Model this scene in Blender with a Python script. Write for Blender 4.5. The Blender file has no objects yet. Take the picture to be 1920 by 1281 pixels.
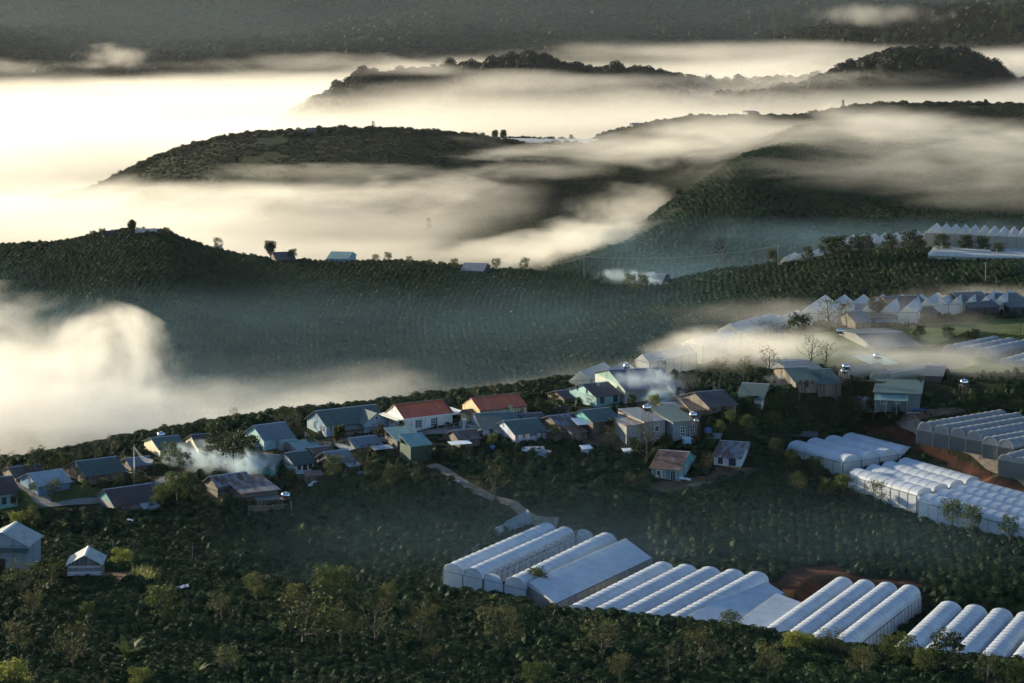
import bpy, math, random
import numpy as np
from mathutils import Vector, Matrix, noise as mnoise
R = math.radians
scene = bpy.context.scene
col = scene.collection
rng = random.Random(7)
nr = np.random.default_rng(11)

# ---------------------------------------------------------------- camera, sky, sun, exposure
F = 4400.0          # focal length in pixels of the 1920-wide photograph
HOR = -60.0         # the horizon lies above the frame (everything seen is ground)
cam_d = bpy.data.cameras.new('camera')
cam_d.sensor_width = 36.0
cam_d.lens = F/1920*36
cam_d.shift_y = -(640.5-HOR)/1920
cam_d.clip_start = 1.0
cam_d.clip_end = 20000.0
cam = bpy.data.objects.new('camera', cam_d)
cam.rotation_euler = (R(90), 0, 0)
col.objects.link(cam)
scene.camera = cam

SUN_AZ = -52.0
SUN_EL = 13.0
world = bpy.data.worlds.new('World')
scene.world = world
world.use_nodes = True
wn = world.node_tree
bg = wn.nodes['Background']
sky = wn.nodes.new('ShaderNodeTexSky')
sky.sky_type = 'NISHITA'
sky.sun_disc = False
sky.sun_elevation = R(SUN_EL)
sky.sun_rotation = R(SUN_AZ)
sky.altitude = 1500
sky.ozone_density = 2.6
wn.links.new(sky.outputs[0], bg.inputs[0])
bg.inputs[1].default_value = 0.09
sd = bpy.data.lights.new('sun', 'SUN')
sd.energy = 4.3
sd.angle = R(0.5)
sd.color = (1.0, 0.85, 0.58)
sun = bpy.data.objects.new('sun', sd)
sdir = Vector((math.sin(R(SUN_AZ))*math.cos(R(SUN_EL)), math.cos(R(SUN_AZ))*math.cos(R(SUN_EL)), math.sin(R(SUN_EL))))
sun.rotation_euler = sdir.to_track_quat('Z', 'Y').to_euler()
sun.location = (-200, 400, 200)
col.objects.link(sun)
vs = scene.view_settings
vs.view_transform = 'Standard'
vs.look = 'None'
vs.exposure = 1.3
vs.gamma = 1.0
vs.use_curve_mapping = False
cy = scene.cycles
cy.max_bounces = 6
cy.diffuse_bounces = 2
cy.glossy_bounces = 2
cy.transmission_bounces = 3
cy.transparent_max_bounces = 10
cy.volume_bounces = 3
cy.volume_step_rate = 1.0
cy.volume_max_steps = 256
cy.use_denoising = True
cy.use_adaptive_sampling = True
cy.adaptive_threshold = 0.03

# ---------------------------------------------------------------- helpers: tags, meshes
def tag(o, label=None, cat=None, group=None, kind=None):
    if label: o['label'] = label
    if cat: o['category'] = cat
    if group: o['group'] = group
    if kind: o['kind'] = kind
    return o

def empty(name, loc=(0,0,0), rz=0.0, label=None, cat=None, group=None):
    o = bpy.data.objects.new(name, None)
    o.empty_display_size = 0.5
    o.location = loc
    o.rotation_euler = (0, 0, rz)
    col.objects.link(o)
    return tag(o, label, cat, group)

def pmesh(name, V, Fc, mat, parent=None, smooth=False, mats=None, mi=None):
    """numpy vertices and faces (all faces with the same count, or a list) -> one mesh object"""
    me = bpy.data.meshes.new(name)
    if isinstance(Fc, np.ndarray):
        V = np.asarray(V, dtype=np.float32)
        n, k = Fc.shape
        me.vertices.add(len(V)); me.vertices.foreach_set('co', V.ravel())
        me.loops.add(n*k); me.loops.foreach_set('vertex_index', Fc.astype(np.int32).ravel())
        me.polygons.add(n)
        me.polygons.foreach_set('loop_start', np.arange(0, n*k, k, dtype=np.int32))
        me.polygons.foreach_set('loop_total', np.full(n, k, dtype=np.int32))
        me.update(calc_edges=True)
    else:
        me.from_pydata([tuple(v) for v in V], [], Fc)
        me.update()
    for m in (mats or [mat]):
        me.materials.append(m)
    if mi is not None:
        me.polygons.foreach_set('material_index', np.asarray(mi, dtype=np.int32))
    if smooth:
        me.polygons.foreach_set('use_smooth', np.ones(len(me.polygons), dtype=bool))
    o = bpy.data.objects.new(name, me)
    col.objects.link(o)
    if parent is not None:
        o.parent = parent
    return o

class MB:
    """collects boxes, quads and tubes that become ONE mesh object"""
    def __init__(s): s.v = []; s.f = []
    def quad(s, *p):
        b = len(s.v); s.v += [tuple(q) for q in p]; s.f.append(tuple(range(b, b+len(p))))
    def box(s, x0, y0, z0, x1, y1, z1):
        b = len(s.v)
        s.v += [(x0,y0,z0),(x1,y0,z0),(x1,y1,z0),(x0,y1,z0),(x0,y0,z1),(x1,y0,z1),(x1,y1,z1),(x0,y1,z1)]
        s.f += [tuple(b+i for i in q) for q in ((0,3,2,1),(4,5,6,7),(0,1,5,4),(1,2,6,5),(2,3,7,6),(3,0,4,7))]
    def slab(s, p, t):
        """a thick sheet: polygon p (counter-clockwise from above), thickness t downwards"""
        n = len(p); b = len(s.v)
        s.v += [tuple(q) for q in p] + [(q[0], q[1], q[2]-t) for q in p]
        s.f.append(tuple(b+i for i in range(n)))
        s.f.append(tuple(b+n+i for i in reversed(range(n))))
        for i in range(n):
            j = (i+1) % n
            s.f.append((b+i, b+n+i, b+n+j, b+j))
    def tube(s, pts, rad, seg=6, cap=True):
        pts = [Vector(p) for p in pts]
        if not hasattr(rad, '__len__'): rad = [rad]*len(pts)
        base = len(s.v)
        for i, p in enumerate(pts):
            d = (pts[min(i+1, len(pts)-1)] - pts[max(i-1, 0)])
            if d.length < 1e-6: d = Vector((0,0,1))
            d.normalize()
            a = d.cross(Vector((0,0,1)))
            if a.length < 1e-3: a = Vector((1,0,0))
            a.normalize(); c = d.cross(a)
            for k in range(seg):
                t = 2*math.pi*k/seg
                s.v.append(tuple(p + (a*math.cos(t) + c*math.sin(t))*rad[i]))
        for i in range(len(pts)-1):
            for k in range(seg):
                k2 = (k+1) % seg
                s.f.append((base+i*seg+k, base+i*seg+k2, base+(i+1)*seg+k2, base+(i+1)*seg+k))
        if cap:
            s.f.append(tuple(base+k for k in reversed(range(seg))))
            e = base+(len(pts)-1)*seg
            s.f.append(tuple(e+k for k in range(seg)))
    def build(s, name, mat, parent=None, smooth=False, loc=None, rz=None):
        o = pmesh(name, s.v, s.f, mat, parent, smooth)
        if loc is not None: o.location = loc
        if rz is not None: o.rotation_euler = (0,0,rz)
        return o

# ---------------------------------------------------------------- terrain heights
def pchip(xs, ys, x):
    """monotone cubic interpolation, xs (n,), ys (n,), x any"""
    xs = np.asarray(xs, float); ys = np.asarray(ys, float); x = np.clip(np.asarray(x, float), xs[0], xs[-1])
    h = np.diff(xs); d = np.diff(ys)/h
    m = np.zeros_like(ys)
    for i in range(1, len(xs)-1):
        if d[i-1]*d[i] > 0:
            w1 = 2*h[i]+h[i-1]; w2 = h[i]+2*h[i-1]
            m[i] = (w1+w2)/(w1/d[i-1]+w2/d[i])
    m[0] = d[0]; m[-1] = d[-1]
    i = np.clip(np.searchsorted(xs, x, side='right')-1, 0, len(xs)-2)
    t = (x-xs[i])/h[i]
    return ((2*t**3-3*t**2+1)*ys[i] + (t**3-2*t**2+t)*h[i]*m[i] + (-2*t**3+3*t**2)*ys[i+1] + (t**3-t**2)*h[i]*m[i+1])

# every line of the land (ridge, foot, terrace) runs across the view: knots of (column, distance, height);
# a height above 0 stands for a picture row and is turned into metres
LINES = [
 [(-500,290,1400),(2400,290,1420)],
 [(-500,330,1290),(0,328,1281),(1400,335,1285),(1920,341,1290),(2400,345,1300)],
 [(-500,440,990),(-100,432,1002),(0,430,1008),(200,425,1024),(400,412,1072),(600,400,1122),(800,390,1143),(1000,384,1150),(1200,379,1163),(1400,372,1188),(1600,366,1218),(1800,357,1240),(1920,353,1250),(2400,350,1270)],
 [(-500,452,1018),(0,446,1034),(200,442,1050),(400,434,1100),(600,424,1146),(800,414,1168),(1000,408,1175),(1200,404,1188),(1400,396,1212),(1600,390,1246),(1800,381,1268),(1920,376,1280),(2400,372,1300)],
 [(-500,466,-116),(0,464,-116),(200,464,-116),(400,452,-117),(600,447,-119),(800,444,-118),(1000,441,-117.5),(1200,438,-118),(1400,432,-118.5),(1600,420,-119),(1800,412,-119.5),(1920,409,-119.5),(2400,405,-120)],
 [(-500,482,-114),(200,480,-114),(400,478,-114.5),(600,479,-115.5),(800,476,-115),(1000,473,-115),(1200,468,-115.5),(1400,464,-116),(1600,458,-116.5),(1800,447,-117),(1920,440,-117),(2400,436,-117)],
 [(-500,490,-113),(200,489,-113),(400,492,-112.5),(600,504,-110),(800,513,-108.5),(1000,519,-107.5),(1200,512,-109.5),(1400,512,-110),(1600,520,-110),(1800,498,-112),(1920,487,-113),(2400,480,-113)],
 [(-500,506,-111.5),(0,508,-111),(200,509,-110.5),(400,521,-109),(600,531,-107.5),(800,543,-105.5),(1000,545,-104),(1200,543,-102),(1400,541,-99.5),(1600,556,-98.5),(1800,570,-98.5),(1920,570,-98.5),(2400,570,-98.5)],
 [(-500,530,886),(0,530,872),(120,532,858),(250,541,828),(400,552,800),(600,558,775),(800,567,752),(1000,577,726),(1100,584,715),(1200,591,701),(1320,620,672),(1400,642,646),(1500,655,616),(1600,665,596),(1800,675,579),(1920,686,574),(2400,700,565)],
 [(-500,600,-136),(600,620,-134),(1000,640,-130),(1400,700,-124),(1920,750,-118),(2400,760,-118)],
 [(-500,740,-142),(400,740,-140),(1000,760,-134),(1400,790,-127),(1920,830,-120),(2400,830,-120)],
 [(-500,860,-134),(0,860,-131),(250,850,-126),(600,860,-131),(1000,850,-130),(1400,850,-122),(1920,880,-112),(2400,880,-110)],
 [(-500,1010,478),(0,1000,467),(100,995,459),(200,985,444),(245,980,438),(300,980,437),(340,985,452),(400,990,471),(500,990,486),(600,990,492),(700,985,494),(800,980,501),(900,975,509),(1000,965,514),(1100,960,522),(1200,955,531),(1250,950,531),(1320,945,518),(1400,940,505),(1500,930,492),(1600,925,478),(1760,925,474),(1920,925,478),(2400,925,480)],
 [(-500,1090,-168),(600,1070,-165),(1000,1050,-158),(1400,1030,-150),(1920,1040,-140),(2400,1040,-140)],
 [(-500,1180,-172),(900,1150,-168),(1000,1150,-160),(1100,1140,-152),(1400,1130,-145),(1920,1130,-142),(2400,1130,-142)],
 [(-500,1290,-172),(900,1260,-168),(980,1220,-166),(1040,1200,512),(1110,1205,488),(1180,1230,458),(1230,1265,410),(1290,1310,364),(1350,1350,325),(1400,1380,296),(1500,1440,276),(1600,1480,268),(1920,1500,262),(2400,1500,262)],
 [(-500,1450,-172),(200,1450,-168),(600,1440,-160),(1000,1450,-158),(1100,1460,-160),(1300,1480,-156),(1400,1530,-128),(1500,1580,-110),(1920,1640,-104),(2400,1640,-104)],
 [(-500,1800,-190),(0,1790,-184),(120,1780,-176),(190,1770,-168),(250,1760,-154),(330,1750,-140.5),(430,1745,-128.5),(550,1745,-123),(700,1750,-122),(850,1750,-125.5),(940,1760,-130),(1080,1780,-131),(1180,1800,-122),(1300,1810,-116),(1500,1820,-115.5),(1600,1840,-110),(1700,1850,-108),(1920,1850,-109),(2400,1850,-112)],
 [(-500,2100,-220),(1920,2150,-200),(2400,2150,-200)],
 [(-500,2400,-225),(500,2400,-220),(900,2400,-180),(1200,2400,-160),(1600,2350,-150),(1920,2350,-150),(2400,2350,-150)],
 [(-500,2650,-220),(400,2650,-215),(600,2650,-150),(680,2650,-122),(800,2640,-119),(910,2600,-113),(1000,2600,-103),(1080,2600,-116),(1200,2600,-122),(1350,2600,-134),(1480,2550,-130),(1600,2500,-108),(1700,2480,-95),(1790,2480,-96),(1850,2500,-110),(1920,2600,-130),(2400,2600,-125)],
 [(-500,3000,-215),(600,3000,-190),(1200,3000,-170),(1600,2900,-140),(1920,2900,-130),(2400,2900,-125)],
 [(-500,3500,-170),(600,3500,-165),(1200,3500,-150),(1400,3400,-135),(1600,3350,-102),(1920,3300,-82),(2400,3300,-70)],
 [(-500,4200,-95),(1920,4200,-70),(2400,4200,-60)],
 [(-500,5100,240),(1920,5100,250),(2400,5100,260)],
 [(-500,7500,420),(2400,7500,420)],
]
COLS = np.arange(-480, 2401, 4.0)
def _line(L):
    c = [k[0] for k in L]
    Y = [k[1] for k in L]
    Z = [(-(k[2]-HOR)/F*k[1]) if (k[2] > 0 and k[1] < 5000) else k[2] for k in L]
    if len(c) == 2:
        return np.interp(COLS, c, Y), np.interp(COLS, c, Z)
    return pchip(c, Y, COLS), pchip(c, Z, COLS)
_LY, _LZ = zip(*[_line(L) for L in LINES])
_LY = np.array(_LY).T; _LZ = np.array(_LZ).T          # columns x lines
ROWS = np.concatenate([np.geomspace(292, 720, 560), np.geomspace(722, 1900, 420), np.geomspace(1906, 7400, 220)])
GRID = np.zeros((len(COLS), len(ROWS)))
for i in range(len(COLS)):
    GRID[i] = pchip(_LY[i], _LZ[i], ROWS)
def _sm(a, n, ax):
    for _ in range(n):
        p = np.pad(a, [(1,1) if k == ax else (0,0) for k in range(2)], mode='edge')
        a = (p[:-2]+2*p[1:-1]+p[2:])/4 if ax == 0 else (p[:, :-2]+2*p[:, 1:-1]+p[:, 2:])/4
    return a
GRID = _sm(GRID, 3, 0)
LOGR = np.log(ROWS)
def vnoise(x, y, seed=0):
    """smooth value noise in 2-D for arrays"""
    xi = np.floor(x).astype(np.int64); yi = np.floor(y).astype(np.int64)
    xf = x-xi; yf = y-yi
    xf = xf*xf*(3-2*xf); yf = yf*yf*(3-2*yf)
    def h(a, b):
        n = (a*374761393 + b*668265263 + seed*974634777) & 0x7fffffff
        n = ((n ^ (n >> 13))*1274126177) & 0x7fffffff
        return ((n ^ (n >> 16)) & 0xffff)/65535.0
    return (h(xi,yi)*(1-xf)+h(xi+1,yi)*xf)*(1-yf) + (h(xi,yi+1)*(1-xf)+h(xi+1,yi+1)*xf)*yf
def fbm(x, y, o=4, seed=0):
    s = 0; a = .5; t = 0
    for k in range(o):
        s = s + a*vnoise(x*2**k+17*k, y*2**k+31*k, seed+k); t += a; a *= .5
    return s/t
_X = (COLS[:,None]-960)/F*ROWS[None,:]; _Y = np.broadcast_to(ROWS[None,:], _X.shape)
_far = np.clip((_Y-1050)/1500, 0, 1)
GRID = GRID + (fbm(_X/38, _Y/38, 4, 3)-.5)*(.8+1.5*np.clip((_Y-700)/200, 0, 1)) + (fbm(_X/150, _Y/150, 5, 9)-.5)*_far*26 + (fbm(_X/420, _Y/420, 5, 19)-.5)*np.clip((_Y-3400)/800, 0, 1)*150
def gz(X, Y):
    """ground height at world X, Y (arrays or numbers)"""
    X = np.asarray(X, float); Y = np.asarray(Y, float)
    c = (960+F*X/Y - COLS[0])/4.0
    c = np.clip(c, 0, len(COLS)-1.001)
    r = np.interp(Y, ROWS, np.arange(len(ROWS)))
    r = np.clip(r, 0, len(ROWS)-1.001)
    ci = c.astype(int); ri = r.astype(int); cf = c-ci; rf = r-ri
    z = (GRID[ci,ri]*(1-cf)+GRID[ci+1,ri]*cf)*(1-rf) + (GRID[ci,ri+1]*(1-cf)+GRID[ci+1,ri+1]*cf)*rf
    return float(z) if z.ndim == 0 else z
def hit(px, py, y0=300, y1=7000, lift=0.0):
    """the point of the land seen at picture point px, py (first one past distance y0)"""
    Y = np.geomspace(y0, y1, 3000)
    X = (px-960)/F*Y
    g = gz(X, Y)+lift - (-(py-HOR)/F*Y)
    k = np.where((g[1:] >= 0) & (g[:-1] < 0))[0]
    if len(k) == 0:
        k = [int(np.argmin(np.abs(g)))]
        return Vector((X[k[0]], Y[k[0]], gz(X[k[0]], Y[k[0]])))
    i = k[0]; t = -g[i]/(g[i+1]-g[i]); Yh = Y[i]+(Y[i+1]-Y[i])*t; Xh = (px-960)/F*Yh
    return Vector((Xh, Yh, gz(Xh, Yh)))
def pt(px, py, Y):
    return Vector(((px-960)/F*Y, Y, -(py-HOR)/F*Y))
# ---------------------------------------------------------------- greenhouse sites, levelled into the land before anything is built
def GH(*a, **k): return (*a, k)
# label, then eave points (picture column, row, distance): front-left, front-right, back-left; spans, wall, rise, bays
GHS = [
 GH('white greenhouse of two arched tunnels next to the bare hooped tunnel', (831,1070,444), (905,1087,441), (1010,992,486), 2, 1.7, 1.7, 16, group='white plastic tunnels on the near terrace', side='FILM', wallf='FILM'),
 GH('uncovered greenhouse tunnel showing only hoops over dark red earth', (907,1087,441), (944,1096,439.5), (1080,1004,484), 1, 2.2, 1.7, 16, group='white plastic tunnels on the near terrace', side='CLEARF', wallf='FILM', bare=(0,), sides=False),
 GH('tall single arched white tunnel between the bare hoops and the flat white roof', (945,1097,439), (987,1107,437), (1120,1012,482), 1, 2.6, 1.9, 16, group='white plastic tunnels on the near terrace', side='NET', wallf='FILM'),
 GH('white greenhouse with a flat sloping film roof and tall netted side', (990,1100,438), (1043,1133,430), (1172,1018,476), 1, 4.4, 1.0, 16, shape='pent', group='white plastic tunnels on the near terrace'),
 GH('row of five slim white arched tunnels right of the flat white roof', (1058,1150,428), (1288,1176,420), (1222,1068,452), 5, 2.0, 1.75, 16, group='row of white arched tunnels behind the near hill', side='FILM', wallf='FILM'),
 GH('flat white film roof joined to the row of five slim tunnels', (1290,1165,421), (1345,1190,414), (1418,1090,446), 1, 2.6, 1.1, 12, shape='pent', group='row of white arched tunnels behind the near hill'),
 GH('lower flat white film roof beside the four long tunnels', (1347,1198,413), (1412,1215,408), (1455,1120,436), 1, 2.2, .8, 12, shape='pent', group='row of white arched tunnels behind the near hill'),
 GH('block of four long white tunnels rising from the near hill edge', (1400,1212,410), (1580,1235,404), (1560,1098,446), 4, 3.0, 1.9, 22, group='row of white arched tunnels behind the near hill', side='FILM'),
 GH('four white tunnels cut off by the lower right corner', (1640,1255,398), (1850,1285,394), (1757,1143,434), 4, 2.6, 1.9, 20, group='row of white arched tunnels behind the near hill', side='FILM'),
 GH('outermost white tunnels at the lower right edge', (1852,1290,394), (1960,1300,392), (1968,1150,432), 2, 2.6, 1.9, 20, group='row of white arched tunnels behind the near hill', side='FILM'),
 GH('upper block of four white tunnels stepping down the right slope', (1580,869,512), (1717,848,526), (1475,841,530), 4, 3.0, 1.5, 6, sag=.007, gap=.1, group='white tunnels stepping down the right slope', side='FILM_W'),
 GH('middle block of four white tunnels stepping down the right slope', (1718,930,488), (1838,902,505), (1590,892,505), 4, 2.4, 1.25, 8, sag=.007, gap=.1, group='white tunnels stepping down the right slope', side='FILM'),
 GH('lower block of white tunnels reaching the right edge of the view', (1968,1006,468), (2080,970,484), (1722,940,483), 4, 2.4, 1.2, 13, sag=.007, gap=.1, group='white tunnels stepping down the right slope', side='FILM'),
 GH('dull grey greenhouse of four tunnels beside the earth road', (1719,806,526), (1842,828,516), (1862,782,543), 4, 1.9, 2.0, 11, gap=.12, group='grey tunnels beside the earth road', film='FILM_G', side='NET_D', wallf='NET_D'),
 GH('small grey tunnels at the right edge below the earth road tunnels', (1872,862,505), (1960,880,500), (1945,842,512), 3, 2.2, 1.4, 6, group='grey tunnels beside the earth road', film='FILM_G', side='NET_D'),
 GH('long grey tunnels with high dark netted walls at the right edge', (1842,832,515), (1900,842,510), (1990,806,533), 2, 2.0, 1.8, 12, group='grey tunnels beside the earth road', film='FILM_G', side='NET_D', wallf='NET_D'),
 GH('cream plastic greenhouse of two tunnels above the modern house', (1630,713,566), (1678,715,565), (1732,694,588), 2, 3.6, 1.9, 7, film='FILM_C', side='FILM_C'),
 GH('broad dusty cream tunnel behind the tank stand', (1572,706,570), (1592,706,570), (1638,696,580), 1, 2.6, 2.2, 6, film='FILM_C', side='FILM_C'),
 GH('three dusty tunnels in a row at the far side of the misty meadow', (1768,658,604), (1860,668,598), (1850,641,628), 3, 2.2, 1.8, 6, film='FILM_G', side='FILM_G'),
 GH('pale tunnel at the right edge beyond the misty meadow', (1873,684,590), (1925,692,585), (1945,664,608), 2, 2.2, 1.9, 6, film='FILM_P', side='FILM_G'),
 GH('lowest peaked white greenhouse behind the dark blue roof', (1066,714,577), (1150,711,577), (1112,696,590), 2, 1.5, 2.2, 5, shape='gable', film='FILM_W', side='FILM_W', group='peaked white greenhouses along the village crest'),
 GH('peaked white greenhouse in bright fog next to the lowest one', (1190,674,588), (1218,681,584), (1278,656,604), 1, 4.0, 1.8, 6, shape='gable', film='FILM_W', side='FILM_W', group='peaked white greenhouses along the village crest'),
 GH('peaked white greenhouse in the middle of the stepping row', (1277,643,612), (1318,650,607), (1348,626,628), 1, 4.2, 1.6, 5, shape='gable', film='FILM_W', side='FILM_W', group='peaked white greenhouses along the village crest'),
 GH('highest peaked white greenhouse of the stepping row, with open vents', (1345,618,634), (1390,626,629), (1425,598,653), 1, 5.0, 2.2, 6, shape='gable', film='FILM_W', side='FILM_W', group='peaked white greenhouses along the village crest'),
 GH('long white sawtooth greenhouse roof behind the bare trees', (1392,622,636), (1505,596,652), (1440,606,651), 3, 3.0, 1.7, 5, shape='gable', film='FILM_W', side='FILM_W', group='peaked white greenhouses along the village crest'),
 GH('five white peaks of a greenhouse on the crest behind the dark tree', (1497,588,655), (1720,586,650), (1530,566,678), 6, 3.0, 2.1, 5, shape='gable', film='FILM_W', side='FILM_W', group='peaked white greenhouses along the village crest'),
 GH('far group of small white peaks at the right end of the crest', (1722,574,659), (1890,566,671), (1745,560,676), 6, 2.0, 1.8, 4, shape='gable', film='FILM_W', side='FILM_W', group='peaked white greenhouses along the village crest'),
 GH('large pale greenhouse with a row of ten small peaks on the dark hill', (1734,437,935), (1925,446,925), (1748,426,985), 10, 4.6, 2.0, 4, shape='gable', film='FILM_W', side='FILM_C', group='pale greenhouses on the dark hill to the right'),
 GH('long low pale greenhouse left of the one with ten peaks', (1565,462,940), (1735,452,950), (1590,450,990), 8, 3.0, 2.2, 4, shape='gable', film='FILM_W', side='FILM_C', group='pale greenhouses on the dark hill to the right'),
 GH('low white greenhouse at the left end of the dark hill group', (1460,493,925), (1550,478,935), (1480,484,960), 4, 2.0, 2.0, 3, shape='gable', film='FILM_W', side='FILM_C', group='pale greenhouses on the dark hill to the right'),
 GH('flat white tunnels in front of the large pale greenhouse', (1740,480,902), (1754,464,934), (1945,486,898), 4, 2.0, 1.1, 16, sag=.01, film='FILM_W', side='FILM_C', group='pale greenhouses on the dark hill to the right'),
 GH('very long pale plastic tunnel on the far ridge', (938,266,1745), (938.1,262,1790), (1182,268,1752), 1, 2.5, 2.0, 20, film='FILM_W', side='FILM_C', shape='gable', frames=False),
]
def carve(A, B, C, hw):
    """cut the ground down to the floor of a greenhouse, with a sloping bank around it"""
    ux, uy = B.x-A.x, B.y-A.y; vx, vy = C.x-A.x, C.y-A.y; det = ux*vy-uy*vx
    dx = _X-A.x; dy = _Y-A.y
    a = (dx*vy-dy*vx)/det; b = (ux*dy-uy*dx)/det
    ac = np.clip(a, 0, 1); bc = np.clip(b, 0, 1)
    fx = A.x+ux*ac+vx*bc; fy = A.y+uy*ac+vy*bc
    d = np.hypot(_X-fx, _Y-fy)
    floor = A.z-hw+(B.z-A.z)*ac+(C.z-A.z)*bc-.05
    top = floor+np.maximum(d-1.0, 0)*.8
    k = d < 14
    GRID[k] = np.minimum(GRID[k], top[k])
    # and fill up what would leave the walls in the air
    low = floor-1.2-np.maximum(d-1.0, 0)*.6
    k = d < 10
    GRID[k] = np.maximum(GRID[k], low[k])
for g in GHS:
    if abs(g[2][0]-g[1][0]) > 1: carve(pt(*g[1]), pt(*g[2]), pt(*g[3]), g[5])
# ---------------------------------------------------------------- materials
def newmat(name):
    m = bpy.data.materials.new(name); m.use_nodes = True
    nt = m.node_tree; nt.nodes.clear()
    out = nt.nodes.new('ShaderNodeOutputMaterial')
    return m, nt, out
def N(nt, t, **kw):
    n = nt.nodes.new(t)
    for k, v in kw.items():
        if k.startswith('i_'):
            n.inputs[k[2:].replace('_', ' ')].default_value = v
        else:
            setattr(n, k, v)
    return n
def ramp(nt, fac, stops):
    r = nt.nodes.new('ShaderNodeValToRGB')
    e = r.color_ramp.elements
    while len(e) < len(stops): e.new(0.5)
    for i, (p, c) in enumerate(stops):
        e[i].position = p; e[i].color = (*c, 1) if len(c) == 3 else c
    nt.links.new(fac, r.inputs[0])
    return r
def mathn(nt, op, a, b=None, c=None, clamp=False):
    n = nt.nodes.new('ShaderNodeMath'); n.operation = op; n.use_clamp = clamp
    for i, v in enumerate((a, b, c)):
        if v is None: continue
        if hasattr(v, 'default_value') or hasattr(v, 'is_linked'): nt.links.new(v, n.inputs[i])
        else: n.inputs[i].default_value = v
    return n.outputs[0]

def mat_ground():
    m, nt, out = newmat('earth_and_undergrowth')
    geo = N(nt, 'ShaderNodeNewGeometry')
    n1 = N(nt, 'ShaderNodeTexNoise', i_Scale=0.02, i_Detail=8.0, i_Roughness=.6)
    n2 = N(nt, 'ShaderNodeTexNoise', i_Scale=0.35, i_Detail=6.0, i_Roughness=.65)
    for n in (n1, n2): nt.links.new(geo.outputs['Position'], n.inputs['Vector'])
    a = mathn(nt, 'ADD', mathn(nt, 'MULTIPLY', n1.outputs[0], .55), mathn(nt, 'MULTIPLY', n2.outputs[0], .45))
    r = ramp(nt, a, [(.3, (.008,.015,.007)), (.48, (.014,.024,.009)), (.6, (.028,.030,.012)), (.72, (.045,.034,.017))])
    b = N(nt, 'ShaderNodeBsdfPrincipled', i_Roughness=.95)
    b.inputs['Specular IOR Level'].default_value = .05
    nt.links.new(r.outputs[0], b.inputs['Base Color'])
    bp = N(nt, 'ShaderNodeBump', i_Strength=.7, i_Distance=1.2)
    nt.links.new(n2.outputs[0], bp.inputs['Height']); nt.links.new(bp.outputs[0], b.inputs['Normal'])
    nt.links.new(b.outputs[0], out.inputs[0])
    return m
M_GROUND = mat_ground()

def build_land():
    nC, nR = len(COLS), len(ROWS)
    V = np.stack([_X, _Y, GRID], -1).reshape(-1, 3)
    i = np.arange(nC-1)[:,None]; j = np.arange(nR-1)[None,:]
    a = (i*nR+j).ravel()
    Fc = np.stack([a, a+nR, a+nR+1, a+1], -1)
    o = pmesh('ground', V, Fc, M_GROUND, smooth=True)
    tag(o, kind='structure')
    return o
build_land()

# ---------------------------------------------------------------- air: haze and banks of fog
def box_obj(name, x0, y0, z0, x1, y1, z1, mat):
    mb = MB(); mb.box(x0, y0, z0, x1, y1, z1)
    return mb.build(name, mat)

def haze_mat(d, c):
    m, nt, out = newmat('haze_air')
    v = N(nt, 'ShaderNodeVolumePrincipled')
    v.inputs['Color'].default_value = (*c, 1)
    v.inputs['Density'].default_value = d
    v.inputs['Anisotropy'].default_value = 0.3
    nt.links.new(v.outputs[0], out.inputs['Volume'])
    return m
HAZE_D = 0.000008
hz = box_obj('haze', -1500, -40, -330, 1900, 5200, 8, haze_mat(HAZE_D, (.86,.93,1.0)))
tag(hz, 'thin bluish morning haze filling the whole valley air', 'haze', kind='stuff')

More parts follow.
